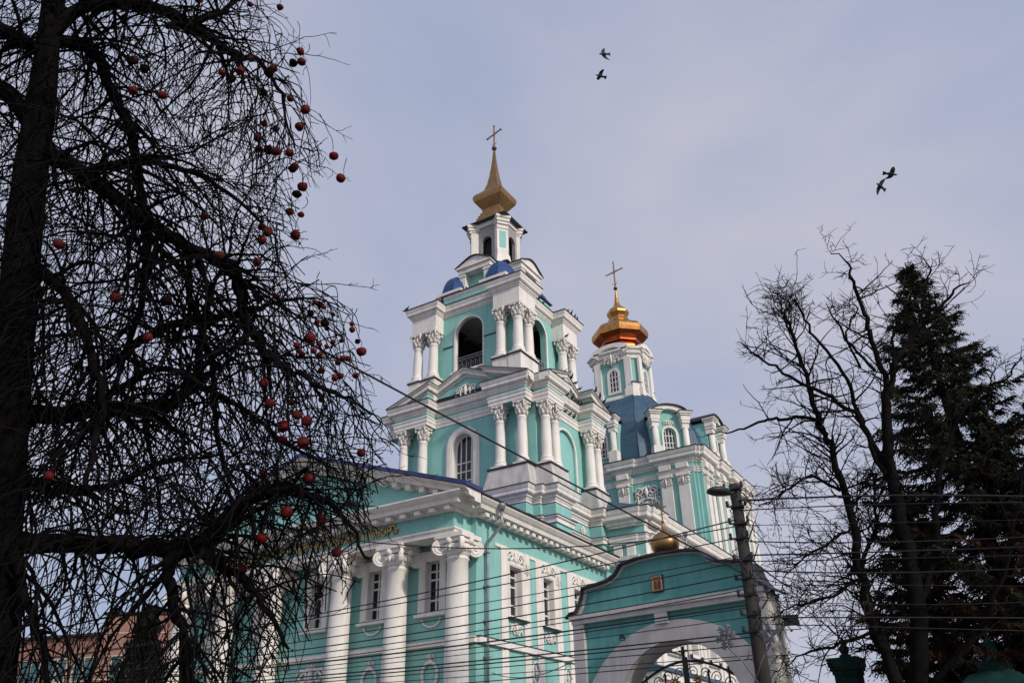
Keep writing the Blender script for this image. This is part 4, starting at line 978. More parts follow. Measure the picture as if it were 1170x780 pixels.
ORD = ['topmost', 'second', 'third', 'fourth', 'fifth', 'sixth', 'seventh', 'eighth', 'ninth', 'tenth', 'eleventh', 'twelfth', 'thirteenth', 'fourteenth', 'fifteenth', 'sixteenth', 'seventeenth', 'eighteenth', 'nineteenth', 'twentieth']
def cable(P0, Pm, P1, r, label, group):
    # quadratic through three points
    P0, Pm, P1 = Vector(P0), Vector(Pm), Vector(P1)
    d0 = (Pm-P0).length; d1 = (P1-Pm).length; t = d0/(d0+d1)
    c = (Pm-P0*(1-t)**2-P1*t*t)/(2*t*(1-t)); m = MB()
    n = 40; m.tube([tuple(P0*(1-k)**2+c*2*k*(1-k)+P1*k*k-P0) for k in [i/n for i in range(n+1)]], r, n=5, cap=False)
    o = m.build('overhead_cable', 'cable', None, tuple(P0)); tag(o, label, 'cable', group)
def onplane(x, y, A_, B_):
    """point above the ground line A-B seen at a pixel"""
    d = CF*CAMF+CR*(x-585)-CU*(y-390); n_ = Vector((-(B_-A_).y, (B_-A_).x, 0)); t = (A_-CP).dot(n_)/d.dot(n_); return CP+d*t
# (y at x=-70, y at x=400, y at the pole, radius)
LW = [(765, 694, 592, .016), (768, 699, 613, .014), (772, 713, 634, .011), (776, 724, 640, .014), (780, 734, 655, .016), (781, 741, 668, .013), (787, 748, 672, .012),
      (790, 752, 690, .020), (794, 757, 693, .012), (799, 762, 704, .010), (803, 768, 722, .018), (806, 772, 727, .016), (811, 776, 736, .012), (814, 782, 748, .010), (822, 790, 752, .012)]
for i, (ya, ym_, yb, r) in enumerate(LW):
    Bp = at(846+(yb-592)*.115, yb, 20.1); Ap = at(-70, ya, 34+i*.25)
    cable(Ap, onplane(400, ym_, Ap, Bp), Bp, r, f'{ORD[i]} from the top of the black cables running left from the street lamp pole', 'cables left of the street lamp pole')
RW = [(572, 566, 569, .022), (583, 576, 574, .014), (600, 597, 592, .008), (618, 619, 609, .014), (634, 630, 622, .018), (641, 638, 632, .012), (651, 654, 645, .016), (668, 668, 670, .007), (684, 690, 684, .008), (705, 705, 706, .016), (712, 716, 722, .010)]
for i, (ya, ym_, yb, r) in enumerate(RW):
    Ap = at(846+(ya-592)*.115, ya, 20.1); Bp = at(1240, yb, 19+.12*i)
    cable(Ap, onplane(1010, ym_, Ap, Bp), Bp, r, f'{ORD[i]} from the top of the black cables running right from the street lamp pole', 'cables right of the street lamp pole')
Ap = at(-60, 170, 9); Bp = at(849, 655, 20.1); cable(Ap, onplane(540, 492, Ap, Bp), Bp, .017, 'long black cable crossing the bell tower from upper left to the street lamp pole', 'cables left of the street lamp pole')
Ap = at(-60, 500, 20); Bp = at(846, 600, 20.1); cable(Ap, onplane(640, 625, Ap, Bp), Bp, .014, 'slack black cable sagging past the cornice of the columned hall', 'cables left of the street lamp pole')
Ap = at(562, 768, 33); Bp = at(662, 750, 25.2); cable(Ap, onplane(610, 772, Ap, Bp), Bp, .014, 'short slack cable hanging between the hall drainpipe and the gateway', 'cables by the gateway')
Ap = at(851, 596, 20.1); Bp = at(886, 668, 20.3); cable(Ap, at(882, 636, 19.6), Bp, .010, 'looping loose cable hanging beside the street lamp pole', 'cables by the gateway')
Ap = at(848, 630, 20.1); Bp = at(905, 672, 21.5); cable(Ap, at(872, 650, 20.5), Bp, .018, 'thick black cable bundle falling to the right of the street lamp pole', 'cables by the gateway')

# ------------------------------------------------------------------ birds
def wing(m, root, tip, mid, ch, th=.012):
    root, tip, mid = Vector(root), Vector(tip), Vector(mid); f = Vector((1, 0, 0)); rings = []
    for t, w in ((0, 1), (.35, .98), (.6, .85), (.85, .55), (1, .12)):
        p = root*(1-t)**2+mid*2*t*(1-t)+tip*t*t; a = p+f*ch*w*.45; b = p-f*ch*w*.6
        rings.append([tuple(a), tuple(p+Vector((0, 0, th*w))), tuple(b), tuple(p-Vector((0, 0, th*w*.4)))])
    m.loft(rings, False)
def flying_bird(label, pos, rot, wl, wr, s):
    a, tilt, bank = rot
    F_ = CR*cos(a)+CU*sin(a); L_ = CR*sin(a)-CU*cos(a); U_ = F_.cross(L_)
    MX = Matrix((F_, L_, U_)).transposed() @ Matrix.Rotation(tilt, 3, 'Y') @ Matrix.Rotation(bank, 3, 'X')
    m = MB(); prof = [(.003, -.2), (.03, -.17), (.055, -.1), (.06, 0), (.05, .08), (.032, .13), (.036, .16), (.03, .19), (.01, .215), (.003, .25)]
    rings = [[(z, r*cos(2*pi*q/10), r*.85*sin(2*pi*q/10)) for q in range(10)] for r, z in prof]; m.loft(rings, True)
    m.loft([[(-.14, -.03, .012), (-.14, .03, .012), (-.14, .03, -.01), (-.14, -.03, -.01)], [(-.30, -.085, .006), (-.30, .085, .006), (-.30, .085, -.004), (-.30, -.085, -.004)]])
    wing(m, (.03, .03, .02), wl[0], wl[1], .17); wing(m, (.03, -.03, .02), wr[0], wr[1], .17)
    o = m.build('flying_bird', 'bird', None, tuple(pos)); o.rotation_euler = MX.to_euler(); o.scale = (s, s, s); tag(o, label, 'bird', 'birds in flight')
flying_bird('upper of the two dark birds above the bell tower, wings spread in a wide angle', at(690, 62, 30), (radians(185), .3, .25), ((-.10, .33, .05), (.03, .2, .05)), ((-.26, -.26, .05), (-.02, -.2, .05)), 1.15)
flying_bird('lower of the two dark birds above the bell tower, with one wing foreshortened', at(686, 87, 30), (radians(172), .35, -.5), ((-.06, .32, .02), (.04, .18, .05)), ((-.04, -.24, .24), (.05, -.15, .1)), 1.1)
flying_bird('upper of the two birds near the right edge, banking with a raised wing', at(1018, 199, 32), (radians(-15), .5, .5), ((-.22, .25, .10), (.0, .18, .08)), ((.02, -.26, .16), (.05, -.2, .06)), 1.1)
flying_bird('lower of the two birds near the right edge, wings stretched in a slanting line', at(1006, 213, 32), (radians(150), .35, .1), ((-.05, .36, .02), (.05, .2, .03)), ((-.05, -.36, .0), (.05, -.2, .03)), 1.1)
# pigeons perched on the tower cornices
m = MB(); rings = []
for x, z, r in ((-.17, .10, .01), (-.12, .12, .04), (-.04, .145, .07), (.04, .16, .075), (.10, .19, .055), (.125, .235, .033), (.14, .27, .036), (.165, .285, .028), (.185, .28, .008)):
    rings.append([(x, r*.85*cos(2*pi*q/10), z+r*sin(2*pi*q/10)) for q in range(10)])
m.loft(rings, True)
m.loft([[(-.12, -.035, .13), (-.12, .035, .13), (-.12, .035, .11), (-.12, -.035, .11)], [(-.30, -.04, .07), (-.30, .04, .07), (-.30, .04, .06), (-.30, -.04, .06)]])
for s in (-1, 1): m.tube([(.0, s*.03, .10), (.01, s*.03, .0), (.05, s*.03, .0)], .008, n=4)
proto = m.build('pigeon', 'pigeon', None); tag(proto, 'small dark pigeon perched on a ledge of the bell tower', 'pigeon', 'pigeons perched on the bell tower ledges')
rnd = random.Random(11); spots = []
hS = lambda y: 22.93+SL*(3.62+.45-abs(y))
for i in range(11):
    y = -1.0+i*.50+rnd.uniform(-.12, .12); ex = 4.85+.44 if abs(y) < 1.85 else 5.8+.44; spots.append((ex, TY+y, hS(y)))
for i in range(9):
    y = -1.7+i*.42+rnd.uniform(-.1, .1); spots.append((4.85+.43 if abs(y) < 1.85 else 6.22, TY+y, 22.885))
for i in range(6): spots.append((4.85+.12, TY-1.5+i*.55+rnd.uniform(-.1, .1), 21.91))
for i in range(4): spots.append((3.3+.3, TY-1.3+i*.5+rnd.uniform(-.1, .1), 30.22))
for y in (2.1, 2.6, 3.1, 3.5): spots.append((4.48, TY+y, 30.22))
spots += [(4.33, TY+2.0, 28.26), (3.4, TY+1.9, 24.78), (3.5, TY+2.1, 24.78), (-4.5, TY-4.12, 30.22)]
first = True
for x, y, z in spots:
    if first: proto.location = (x, y, z); proto.rotation_euler.z = rnd.uniform(-1, 1); first = False
    else:
        o = proto.copy(); COL.objects.link(o); o.location = (x, y, z); o.rotation_euler.z = rnd.uniform(-1.2, 1.2); k = rnd.uniform(1.0, 1.25); o.scale = (k, k, k)

# ------------------------------------------------------------------ houses behind on the left
def local(fr, D): pass
def facade_frame(pxa, pya, pxb, pyb, D0, D1):
    a = at(pxa, pya, D0); b = at(pxb, pyb, D1); u = Vector((b.x-a.x, b.y-a.y)); w = u.length; u.normalize(); n = Vector((u.y, -u.x))
    return (a.x, a.y), tuple(u), tuple(n), w, a.z, b.z
O_, u_, n_, w_, za, zb = facade_frame(-60, 748, 121, 727, 66, 58)
hs = thing('apartment_house', 'long salmon pink house with cream ground floors and teal panes behind the apple tree', 'house', (O_[0], O_[1], 0))
def HB(mb, name, mats, par=None):
    mb.v = [(x-O_[0], y-O_[1], z) for x, y, z in mb.v]; return mb.build(name, mats, par or hs)
FR = (O_, u_, n_); zt = zb+.1
m = MB(FR); m.box(-6, w_, -10, 0, zt-3.4, zt); HB(m, 'upper_wall', 'pink')
m = MB(FR); m.box(-6, w_+.0, -10, -.01, 0, zt-3.41); m.box(-6.2, w_, -.01, .18, zt-3.55, zt-3.35); HB(m, 'lower_wall', 'cream')
m = MB(FR); m.box(-6.3, w_+.2, -10.2, .3, zt+.003, zt+.14); HB(m, 'roof', 'flash')
for i in range(8):
    s = .2+i*1.9; f = MB(FR); f.panel(rect(s, s+1.5, zt-2.6, zt-1.2), [rect(s+.08, s+.72, zt-2.52, zt-1.28)[::-1], rect(s+.78, s+1.42, zt-2.52, zt-1.28)[::-1]], .003, .1)
    fo = HB(f, 'window', 'cream'); f = MB(FR); f.box(s+.06, s+1.44, .003, .05, zt-2.54, zt-1.26); HB(f, 'pane', 'tealglass', fo)
    f = MB(FR); f.panel(rect(s, s+1.4, zt-6.6, zt-4.6), [rect(s+.1, s+.65, zt-6.5, zt-4.7)[::-1], rect(s+.75, s+1.3, zt-6.5, zt-4.7)[::-1]], .003, .1)
    fo = HB(f, 'window', 'cream'); f = MB(FR); f.box(s+.06, s+1.34, .003, .05, zt-6.54, zt-4.66); HB(f, 'pane', 'glass', fo)
m = MB(FR)
for i in range(5): m.box(-6, w_, .003, .03, zt-3.2+i*.5, zt-3.16+i*.5)
HB(m, 'ledge', 'pink')
O2, u2, n2, w2, za2, zb2 = facade_frame(122, 702, 205, 700, 57.8, 56.2)
tb = thing('stair_tower', 'taller salmon pink block with a flat dark roof beside the portico', 'building', (O2[0], O2[1], 0))
def TB(mb, name, mats):
    mb.v = [(x-O2[0], y-O2[1], z) for x, y, z in mb.v]; return mb.build(name, mats, tb)
F2 = (O2, u2, n2); m = MB(F2); m.box(0, w2+1, -7, .0, 0, za2); TB(m, 'wall', 'pink')
m = MB(F2); m.box(-.15, w2+1.1, -7.1, .15, za2+.003, za2+.14); TB(m, 'roof', 'flash')
m = MB(F2)
for i in range(4): m.box(0, w2+1, .003, .04, za2-1.1-i*1.3, za2-1.04-i*1.3)
TB(m, 'ledge', 'cream')

# ------------------------------------------------------------------ conifer helpers
def sprays(m, pts, rnd, n, L0, L1, w, droop):
    for _ in range(n):
        t = rnd.random()**.8; i = min(len(pts)-2, int(t*(len(pts)-1))); k = t*(len(pts)-1)-i; p = pts[i].lerp(pts[i+1], k)
        d = (pts[i+1]-pts[i]).normalized(); a = rnd.uniform(0, 2*pi); o = d.orthogonal().normalized(); o = Matrix.Rotation(a, 3, d) @ o
        v = (d*rnd.uniform(.2, .9)+o*rnd.uniform(.3, 1)+Vector((0, 0, -droop*rnd.uniform(.4, 1.3)))).normalized()*rnd.uniform(L0, L1)
        s = v.cross(Vector((rnd.uniform(-1, 1), rnd.uniform(-1, 1), rnd.uniform(-1, 1)))).normalized()*w*rnd.uniform(.6, 1.3)
        q = p+v*.5; m.add([tuple(p), tuple(q+s), tuple(p+v), tuple(q-s)], [(0, 1, 2, 3)])
def spruce(px, py, D, R, label, seed, brown=.12, dens=1.5):
    top = at(px, py, D); t = thing('spruce_tree', label, 'tree', (top.x, top.y, 0), 0, 'spruce trees on the right'); rnd = random.Random(seed)
    H = top.z; m = MB(); m.tube([(0, 0, 0), (.05, 0, H*.4), (0, .05, H*.75), (0, 0, H)], [.30, .22, .10, .015], n=8); m.build('trunk', 'bark2', t)
    cr = [MB(), MB()]; st = MB(); z = 2.0
    def spray(mb, p, d, L, n, w):
        """a flat branchlet: short needles both sides of a stem, drooping"""
        q = p.copy(); sd = d.cross(Vector((0, 0, 1))); sd = sd.normalized() if sd.length > .01 else Vector((1, 0, 0)); stp = L/n
        for i in range(n):
            d = (d+Vector((rnd.gauss(0, .1), rnd.gauss(0, .1), -.16+rnd.gauss(0, .08)))).normalized(); q2 = q+d*stp
            ww = w*(1-.6*i/n)
            for sg in (-1, 1):
                v = (d*.7+sd*sg*rnd.uniform(.4, 1)+Vector((0, 0, rnd.uniform(-.9, .15)))).normalized()*ww*rnd.uniform(.7, 1.3)
                c_ = v.cross(d); c_ = (c_.normalized() if c_.length > 1e-5 else sd)*ww*.16
                mb.add([tuple(q), tuple(q+v*.6+c_), tuple(q+v), tuple(q+v*.5-c_)], [(0, 1, 2, 3)])
            q = q2
    while z < H-.1:
        f = (H-z)/(H-2.0); Rr = min(.12+.36*(H-z), R*(f**.72)*rnd.uniform(.8, 1.12)); nb = 7 if f > .12 else 4; a0 = rnd.uniform(0, 6.3)
        for b in range(nb):
            a = a0+2*pi*b/nb+rnd.uniform(-.35, .35); Lb = Rr*rnd.uniform(.55, 1.18); n = 9
            pts = [Vector((cos(a+.15*k)*Lb*k, sin(a+.15*k)*Lb*k, z+Lb*((.30-.5*f)*k*.8-.42*k*k+.36*k**3*(1.15))+rnd.uniform(-.03, .03))) for k in [i/n for i in range(n+1)]]
            st.tube([tuple(p) for p in pts], .022*f+.007, .005, n=3, cap=False)
            w_ = 1 if rnd.random() < brown*(1.6 if f > .35 else .2) else 0; mb = cr[w_]
            for _ in range(int((7+13*Lb)*dens)):
                p, d = sample(pts, rnd.uniform(.12, 1)**.75); sg = rnd.choice((-1, 1)); aa = rnd.uniform(.5, 1.2)*sg
                dd = Matrix.Rotation(aa, 3, 'Z') @ d; dd.z -= rnd.uniform(.0, .5)
                spray(mb, p, dd.normalized(), rnd.uniform(.25, .7)*(.5+.5*min(1, Lb/2)), 6, .16)
            spray(mb, pts[-1], (pts[-1]-pts[-2]).normalized(), .3, 5, .12)
        z += (.22+.34*f)*rnd.uniform(.8, 1.2)
    st.build('limb', 'bark2', t); cr[0].build('crown', 'needle', t)
    if cr[1].v: cr[1].build('browned_crown', 'needlebrown', t)
    return t
def sample(pts, t):
    k = t*(len(pts)-1); i = min(len(pts)-2, int(k)); return pts[i].lerp(pts[i+1], k-i), (pts[i+1]-pts[i]).normalized()
spruce(1034, 300, 26, 5.6, 'tallest dark spruce with a thin pointed top behind the bare ash tree', 3, brown=.08)
spruce(1185, 385, 25, 4.6, 'dense dark spruce cut off by the right edge of the picture', 8, brown=.25)
spruce(1118, 470, 24.5, 4.4, 'shorter spruce with browned boughs between the two tall spruces', 21, brown=.5)
spruce(1030, 560, 25, 3.4, 'lowest dark spruce, half hidden behind the stems of the bare ash tree', 33, brown=.2)
# dark columnar thuja in front of the pink houses
c = at(172, 697, 40); t = thing('columnar_thuja', 'dark columnar conifer standing before the salmon pink block', 'tree', (c.x, c.y, 0)); rnd = random.Random(2)
m = MB(); m.tube([(0, 0, 0), (0, 0, c.z*.9)], .14, .03, n=6); m.build('trunk', 'bark2', t)
m = MB()
for i in range(7500):
    f = rnd.random()**.8; z = .3+f*(c.z-.3); R = (1.55*(1-f**2.2)+.25)*sqrt(rnd.random())*(.8+.3*sin(z*2.3+sin(z*5)))
    a = rnd.uniform(0, 2*pi); p = Vector((cos(a)*R, sin(a)*R, z)); v = Vector((cos(a)*.4, sin(a)*.4, 1)).normalized()*rnd.uniform(.15, .35); s = v.cross(Vector((rnd.uniform(-1, 1), rnd.uniform(-1, 1), 0))).normalized()*.05
    m.add([tuple(p), tuple(p+v*.5+s), tuple(p+v), tuple(p+v*.5-s)], [(0, 1, 2, 3)])
m.build('crown', 'needle2', t)

# ------------------------------------------------------------------ branching helper
def grow(p, d, L, n, rnd, wig, grav, up=0):
    pts = [Vector(p)]; d = Vector(d).normalized(); s = L/n
    for i in range(n):
        d = (d+Vector((rnd.gauss(0, wig), rnd.gauss(0, wig), rnd.gauss(0, wig)-grav+up))).normalized(); pts.append(pts[-1]+d*s)
    return pts
def proj(p):
    v = p-CP; w = v.dot(CF); return (585+CAMF*v.dot(CR)/w, 390-CAMF*v.dot(CU)/w) if w > .2 else (-9999, -9999)
def sample(pts, t):
    k = t*(len(pts)-1); i = min(len(pts)-2, int(k)); return pts[i].lerp(pts[i+1], k-i), (pts[i+1]-pts[i]).normalized()
def curve3(ctrl, n=5):
    """Catmull-Rom through control points (Vector, radius)"""
    P = [c[0] for c in ctrl]; Rr = [c[1] for c in ctrl]; out = []; rad = []
    for i in range(len(P)-1):
        p0 = P[max(0, i-1)]; p1 = P[i]; p2 = P[i+1]; p3 = P[min(len(P)-1, i+2)]
        for j in range(n):
            t = j/n; out.append(.5*((2*p1)+(p2-p0)*t+(2*p0-5*p1+4*p2-p3)*t*t+(3*p1-p0-3*p2+p3)*t**3)); rad.append(Rr[i]+(Rr[i+1]-Rr[i])*t)
    out.append(P[-1]); rad.append(Rr[-1]); return out, rad

# ------------------------------------------------------------------ apple tree (near, left)
rnd = random.Random(77)
base = at(-20, 900, 6.9); AB = Vector((base.x, base.y, 0))
at_tree = thing('apple_tree', 'old leafless apple tree with dark weeping twigs and wrinkled red apples filling the left side', 'tree', tuple(AB))
def AT(px, py, D): return at(px, py, D)-AB
trunk, tr = curve3([(Vector((0, 0, 0)), .21), (AT(-14, 790, 6.9), .16), (AT(-4, 640, 6.85), .155), (AT(8, 480, 6.8), .15), (AT(22, 330, 6.8), .14), (AT(32, 220, 6.8), .135), (AT(48, 110, 6.8), .12), (AT(58, 20, 6.8), .09), (AT(70, -90, 6.8), .08)], 5)
rw = [r*(1+.08*noise.noise(Vector((i*.7, 3, 1)))) for i, r in enumerate(tr)]
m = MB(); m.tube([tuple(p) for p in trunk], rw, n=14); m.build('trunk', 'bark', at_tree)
LIMBS = [
 [(-2, 622, 6.85, .085), (60, 622, 6.7, .072), (130, 623, 6.5, .068), (195, 626, 6.3, .066), (225, 622, 6.2, .07), (262, 590, 6.05, .055), (300, 562, 5.9, .042), (345, 562, 5.8, .03), (392, 590, 5.7, .018), (420, 640, 5.7, .008)],
 [(215, 628, 6.25, .055), (192, 652, 6.2, .045), (200, 690, 6.15, .034), (213, 735, 6.15, .028), (212, 800, 6.1, .022), (205, 860, 6.1, .01)],
 [(225, 622, 6.2, .05), (262, 650, 6.0, .032), (300, 690, 5.8, .02), (330, 740, 5.8, .010)],
 [(48, 172, 6.8, .085), (95, 200, 6.6, .07), (146, 236, 6.4, .058), (200, 272, 6.2, .046), (250, 300, 6.1, .035), (300, 345, 6.0, .02)],
 [(45, 60, 6.8, .07), (80, 15, 6.7, .06), (140, 4, 6.55, .055), (200, 18, 6.4, .050), (262, 60, 6.2, .036), (300, 72, 6.1, .022), (322, 110, 6.05, .014), (335, 170, 6.0, .008)],
 [(64, 48, 6.8, .065), (102, 54, 6.9, .055), (128, 105, 7.0, .048), (152, 160, 7.1, .046), (163, 235, 7.15, .042), (168, 300, 7.1, .036), (150, 385, 7.0, .026), (120, 470, 6.9, .012)],
 [(14, 470, 6.8, .085), (70, 474, 6.9, .075), (130, 468, 7.0, .068), (190, 462, 7.05, .058), (220, 440, 7.1, .046), (228, 395, 7.1, .036), (240, 340, 7.1, .022), (262, 290, 7.1, .01)],
 [(120, 420, 7.0, .03), (173, 382, 6.7, .036), (230, 364, 6.5, .032), (270, 360, 6.4, .028), (315, 346, 6.3, .017), (355, 340, 6.2, .009), (395, 352, 6.2, .005)],
 [(240, 290, 6.15, .036), (268, 307, 6.1, .045), (277, 358, 6.1, .046), (300, 396, 6.0, .036), (328, 420, 5.9, .026), (365, 440, 5.8, .018), (408, 460, 5.7, .010), (436, 485, 5.7, .004)],
 [(60, 175, 6.8, .06), (20, 120, 6.9, .07), (-20, 85, 7.0, .08), (-80, 70, 7.1, .06)],
 [(50, 60, 6.8, .05), (15, 40, 6.7, .06), (-40, 20, 6.6, .06)],
 [(30, 300, 6.8, .06), (70, 330, 6.5, .045), (100, 390, 6.3, .036), (115, 470, 6.2, .028), (95, 560, 6.1, .014)],
 [(190, 30, 6.4, .03), (240, 20, 6.5, .03), (290, -10, 6.6, .02), (340, -30, 6.6, .01)],
 [(90, 198, 6.6, .04), (140, 185, 6.3, .03), (200, 190, 6.1, .025), (260, 220, 6.0, .018), (310, 270, 5.9, .01), (330, 330, 5.9, .005)],
 [(150, 240, 6.4, .03), (210, 320, 6.6, .025), (240, 420, 6.7, .022), (250, 510, 6.6, .018), (290, 600, 6.5, .01)],
 [(20, 540, 6.8, .05), (60, 560, 7.2, .035), (120, 555, 7.5, .028), (180, 530, 7.7, .02), (250, 520, 7.8, .012)],
 [(0, 600, 6.8, .05), (30, 680, 6.6, .032), (50, 740, 6.5, .022), (60, 820, 6.4, .012)],
 [(100, 470, 6.9, .03), (180, 420, 6.4, .026), (250, 450, 6.2, .02), (320, 500, 6.0, .014), (390, 540, 5.8, .007)],
]
lm = MB(); limbs = []
for L_ in LIMBS:
    P, Rr = curve3([(AT(a, b, c), r) for a, b, c, r in L_], 5)
    P = [p+Vector((rnd.gauss(0, .012), rnd.gauss(0, .012), rnd.gauss(0, .012))) if 0 < i else p for i, p in enumerate(P)]
    lm.tube([tuple(p) for p in P], Rr, n=8); limbs.append((P, Rr))
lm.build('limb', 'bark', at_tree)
# crown reach: how far right of the trunk the crown extends at each height, in metres along the view
BND = [(-100, 330), (0, 310), (60, 345), (120, 352), (180, 372), (250, 352), (300, 345), (340, 392), (400, 410), (450, 425), (520, 448), (600, 428), (660, 405), (720, 350), (780, 330), (900, 300)]
def bound(y):
    for (a, b), (c_, d_) in zip(BND, BND[1:]):
        if a <= y < c_: return b+(d_-b)*(y-a)/(c_-a)
    return 320
def clip_pts(pts, slack):
    for i, p in enumerate(pts):
        x, y = proj(p+AB)
        if x > bound(y)+slack: return pts[:i]
    return pts
tw = MB(); apple_spots = []; buds = []
import collections
dens = collections.Counter()
def capn(x, y):
    """twigs thin out towards the outside and below the lowest limbs"""
    c = 66 if y < 480 else 70
    if y > 610: c = 40 if x > 215 else 26
    if y > 700: c = 28 if x > 215 else 20
    if x > 320: c *= .75
    if x > bound(y)-50: c *= .62
    return c
def fits(pts, w):
    c = 0; n = 0; cells = []
    for p in pts:
        x, y = proj(p+AB)
        if -40 < x < 520 and -40 < y < 830:
            k = (int(x//24), int(y//24)); cells.append(k); n += 1
            if dens[k] > capn(x, y): c += 1
    if n and c > n*.4: return False
    for k in cells: dens[k] += w
    return True
sec = []
LL = [(P, Rr, sum((P[i+1]-P[i]).length for i in range(len(P)-1))) for P, Rr in limbs]
for P, Rr, Lt in LL:
    for _ in range(int(Lt*30)):
        t = rnd.uniform(.04, 1); p, d = sample(P, t)
        o = Vector((rnd.gauss(0, 1), rnd.gauss(0, 1), rnd.gauss(.1, .8)))
        dd = (d*rnd.uniform(.1, .9)+o.normalized()).normalized()
        r0 = min(.020, Rr[min(len(Rr)-1, int(t*len(Rr)))]*.55)
        pts = clip_pts(grow(p, dd, rnd.uniform(.6, 2.0), 11, rnd, .16, .12), rnd.uniform(-40, 12))
        if len(pts) > 3 and fits(pts, 1.3):
            r0 *= rnd.uniform(.45, 1); tw.tube([tuple(q) for q in pts], [max(.0045, r0*(1-k/len(pts))**1.3) for k in range(len(pts))], n=4, cap=False); sec.append(pts)
ter = []
for P in sec*2:
    for _ in range(rnd.randint(3, 7)):
        p, d = sample(P, rnd.uniform(.1, 1)); o = Vector((rnd.gauss(0, 1), rnd.gauss(0, 1), rnd.gauss(-.2, .8))).normalized()
        pts = clip_pts(grow(p, d*.5+o, rnd.uniform(.25, 1.15), 8, rnd, .17, .21), rnd.uniform(-35, 18))
        if len(pts) > 3 and fits(pts, 1): tw.tube([tuple(q) for q in pts], rnd.uniform(.0038, .0075), .0024, n=3, cap=False); ter.append(pts)
for P in ter:
    for _ in range(rnd.randint(1, 3)):
        p, d = sample(P, rnd.uniform(.15, 1)); o = Vector((rnd.gauss(0, 1), rnd.gauss(0, 1), rnd.gauss(-.1, .9))).normalized()
        pts = clip_pts(grow(p, d*.5+o, rnd.uniform(.05, .2), 3, rnd, .28, .08), rnd.uniform(-20, 24))
        if len(pts) > 2: tw.tube([tuple(q) for q in pts], .0042, .0022, n=3, cap=False); buds.append(pts[-1])
for p in buds[::2]:
    r = rnd.uniform(.005, .009); tw.lathe([(.001, -r*1.4), (r, 0), (.001, r*1.4)], tuple(p), 3, caps=False)
# a few long bare shoots reaching out into the sky
for (x0, y0, x1, y1) in ((300, 60, 385, 38), (320, 62, 400, 75), (310, 115, 402, 160), (340, 185, 400, 208), (300, 285, 375, 290), (318, 330, 432, 331), (310, 320, 384, 285), (400, 430, 448, 440), (360, 440, 445, 500), (385, 500, 470, 520), (330, 365, 428, 377), (400, 560, 500, 545), (300, 700, 312, 775), (385, 640, 400, 700), (410, 600, 458, 628), (240, 700, 262, 776), (340, 600, 352, 720)):
    D = rnd.uniform(5.6, 6.2); a = AT(x0, y0, D); b = AT(x1, y1, D+rnd.uniform(-.2, .2)); n = 9; pts = [a.lerp(b, i/n)+Vector((0, 0, .05*sin(pi*i/n)))+Vector((rnd.gauss(0, .007), rnd.gauss(0, .007), rnd.gauss(0, .009))) for i in range(n+1)]
    tw.tube([tuple(q) for q in pts], .005, .002, n=4, cap=False)
    for _ in range(7):
        p, d = sample(pts, rnd.uniform(.1, .95)); q = grow(p, d+Vector((rnd.gauss(0, .7), rnd.gauss(0, .7), rnd.gauss(0, .7))), rnd.uniform(.04, .16), 3, rnd, .2, .02); tw.tube([tuple(v) for v in q], .003, .0018, n=3, cap=False)
def apple_mesh(matname, sq):
    m = MB(); pr = [(.002, -.030), (.012, -.036), (.022, -.033), (.033, -.020), (.038, 0), (.037, .014), (.030, .027), (.018, .034), (.008, .031), (.002, .024)]
    m.lathe([(r, z*sq) for r, z in pr], (0, 0, -.05), 14, caps=False); sd = len(am)*3.1
    m.v = [tuple(Vector((x, y, z+.05))*(1+.16*noise.noise(Vector((x*38+sd, y*38, z*38)))+.05*noise.noise(Vector((x*140, y*140+sd, z*140))))-Vector((0, 0, .05))) for x, y, z in m.v]; m.tube([(0, 0, -.025), (.003, 0, .0), (0, .002, .03)], .0022, n=4); m.mi = 0
    return m
A_LARGE = [(225, 2), (286, 8), (318, 12), (343, 60), (345, 72), (338, 72), (345, 62), (148, 68), (152, 69), (165, 78), (256, 84), (267, 92), (276, 86), (288, 68), (330, 115), (350, 127), (342, 145), (310, 80), (306, 84), (300, 106), (295, 160), (295, 170), (306, 172), (318, 175), (329, 174), (318, 147), (305, 144), (380, 176), (393, 204), (331, 193), (339, 192), (346, 213), (339, 224), (332, 243), (345, 245), (341, 272), (310, 267), (298, 263), (298, 273), (295, 300), (186, 108), (150, 108), (236, 250), (188, 341), (170, 385), (252, 290), (317, 343), (303, 435), (322, 486), (328, 489), (341, 475), (346, 505), (310, 459), (302, 540), (350, 560), (302, 612), (280, 650), (240, 595), (415, 400), (411, 516), (385, 630), (130, 340), (73, 280), (60, 545), (372, 372), (356, 384), (390, 430), (368, 425), (350, 430), (332, 462), (325, 500), (352, 478), (355, 545), (370, 590), (330, 580)]
A_SMALL = [(366, 350), (372, 353), (360, 347), (355, 360), (362, 368), (376, 376), (383, 362), (338, 398), (345, 402), (348, 408), (357, 403), (366, 396), (371, 400), (382, 392), (390, 393), (402, 372), (404, 380), (408, 391), (394, 410), (388, 416), (395, 413), (384, 436), (404, 430), (366, 457), (366, 406)]
am = {}
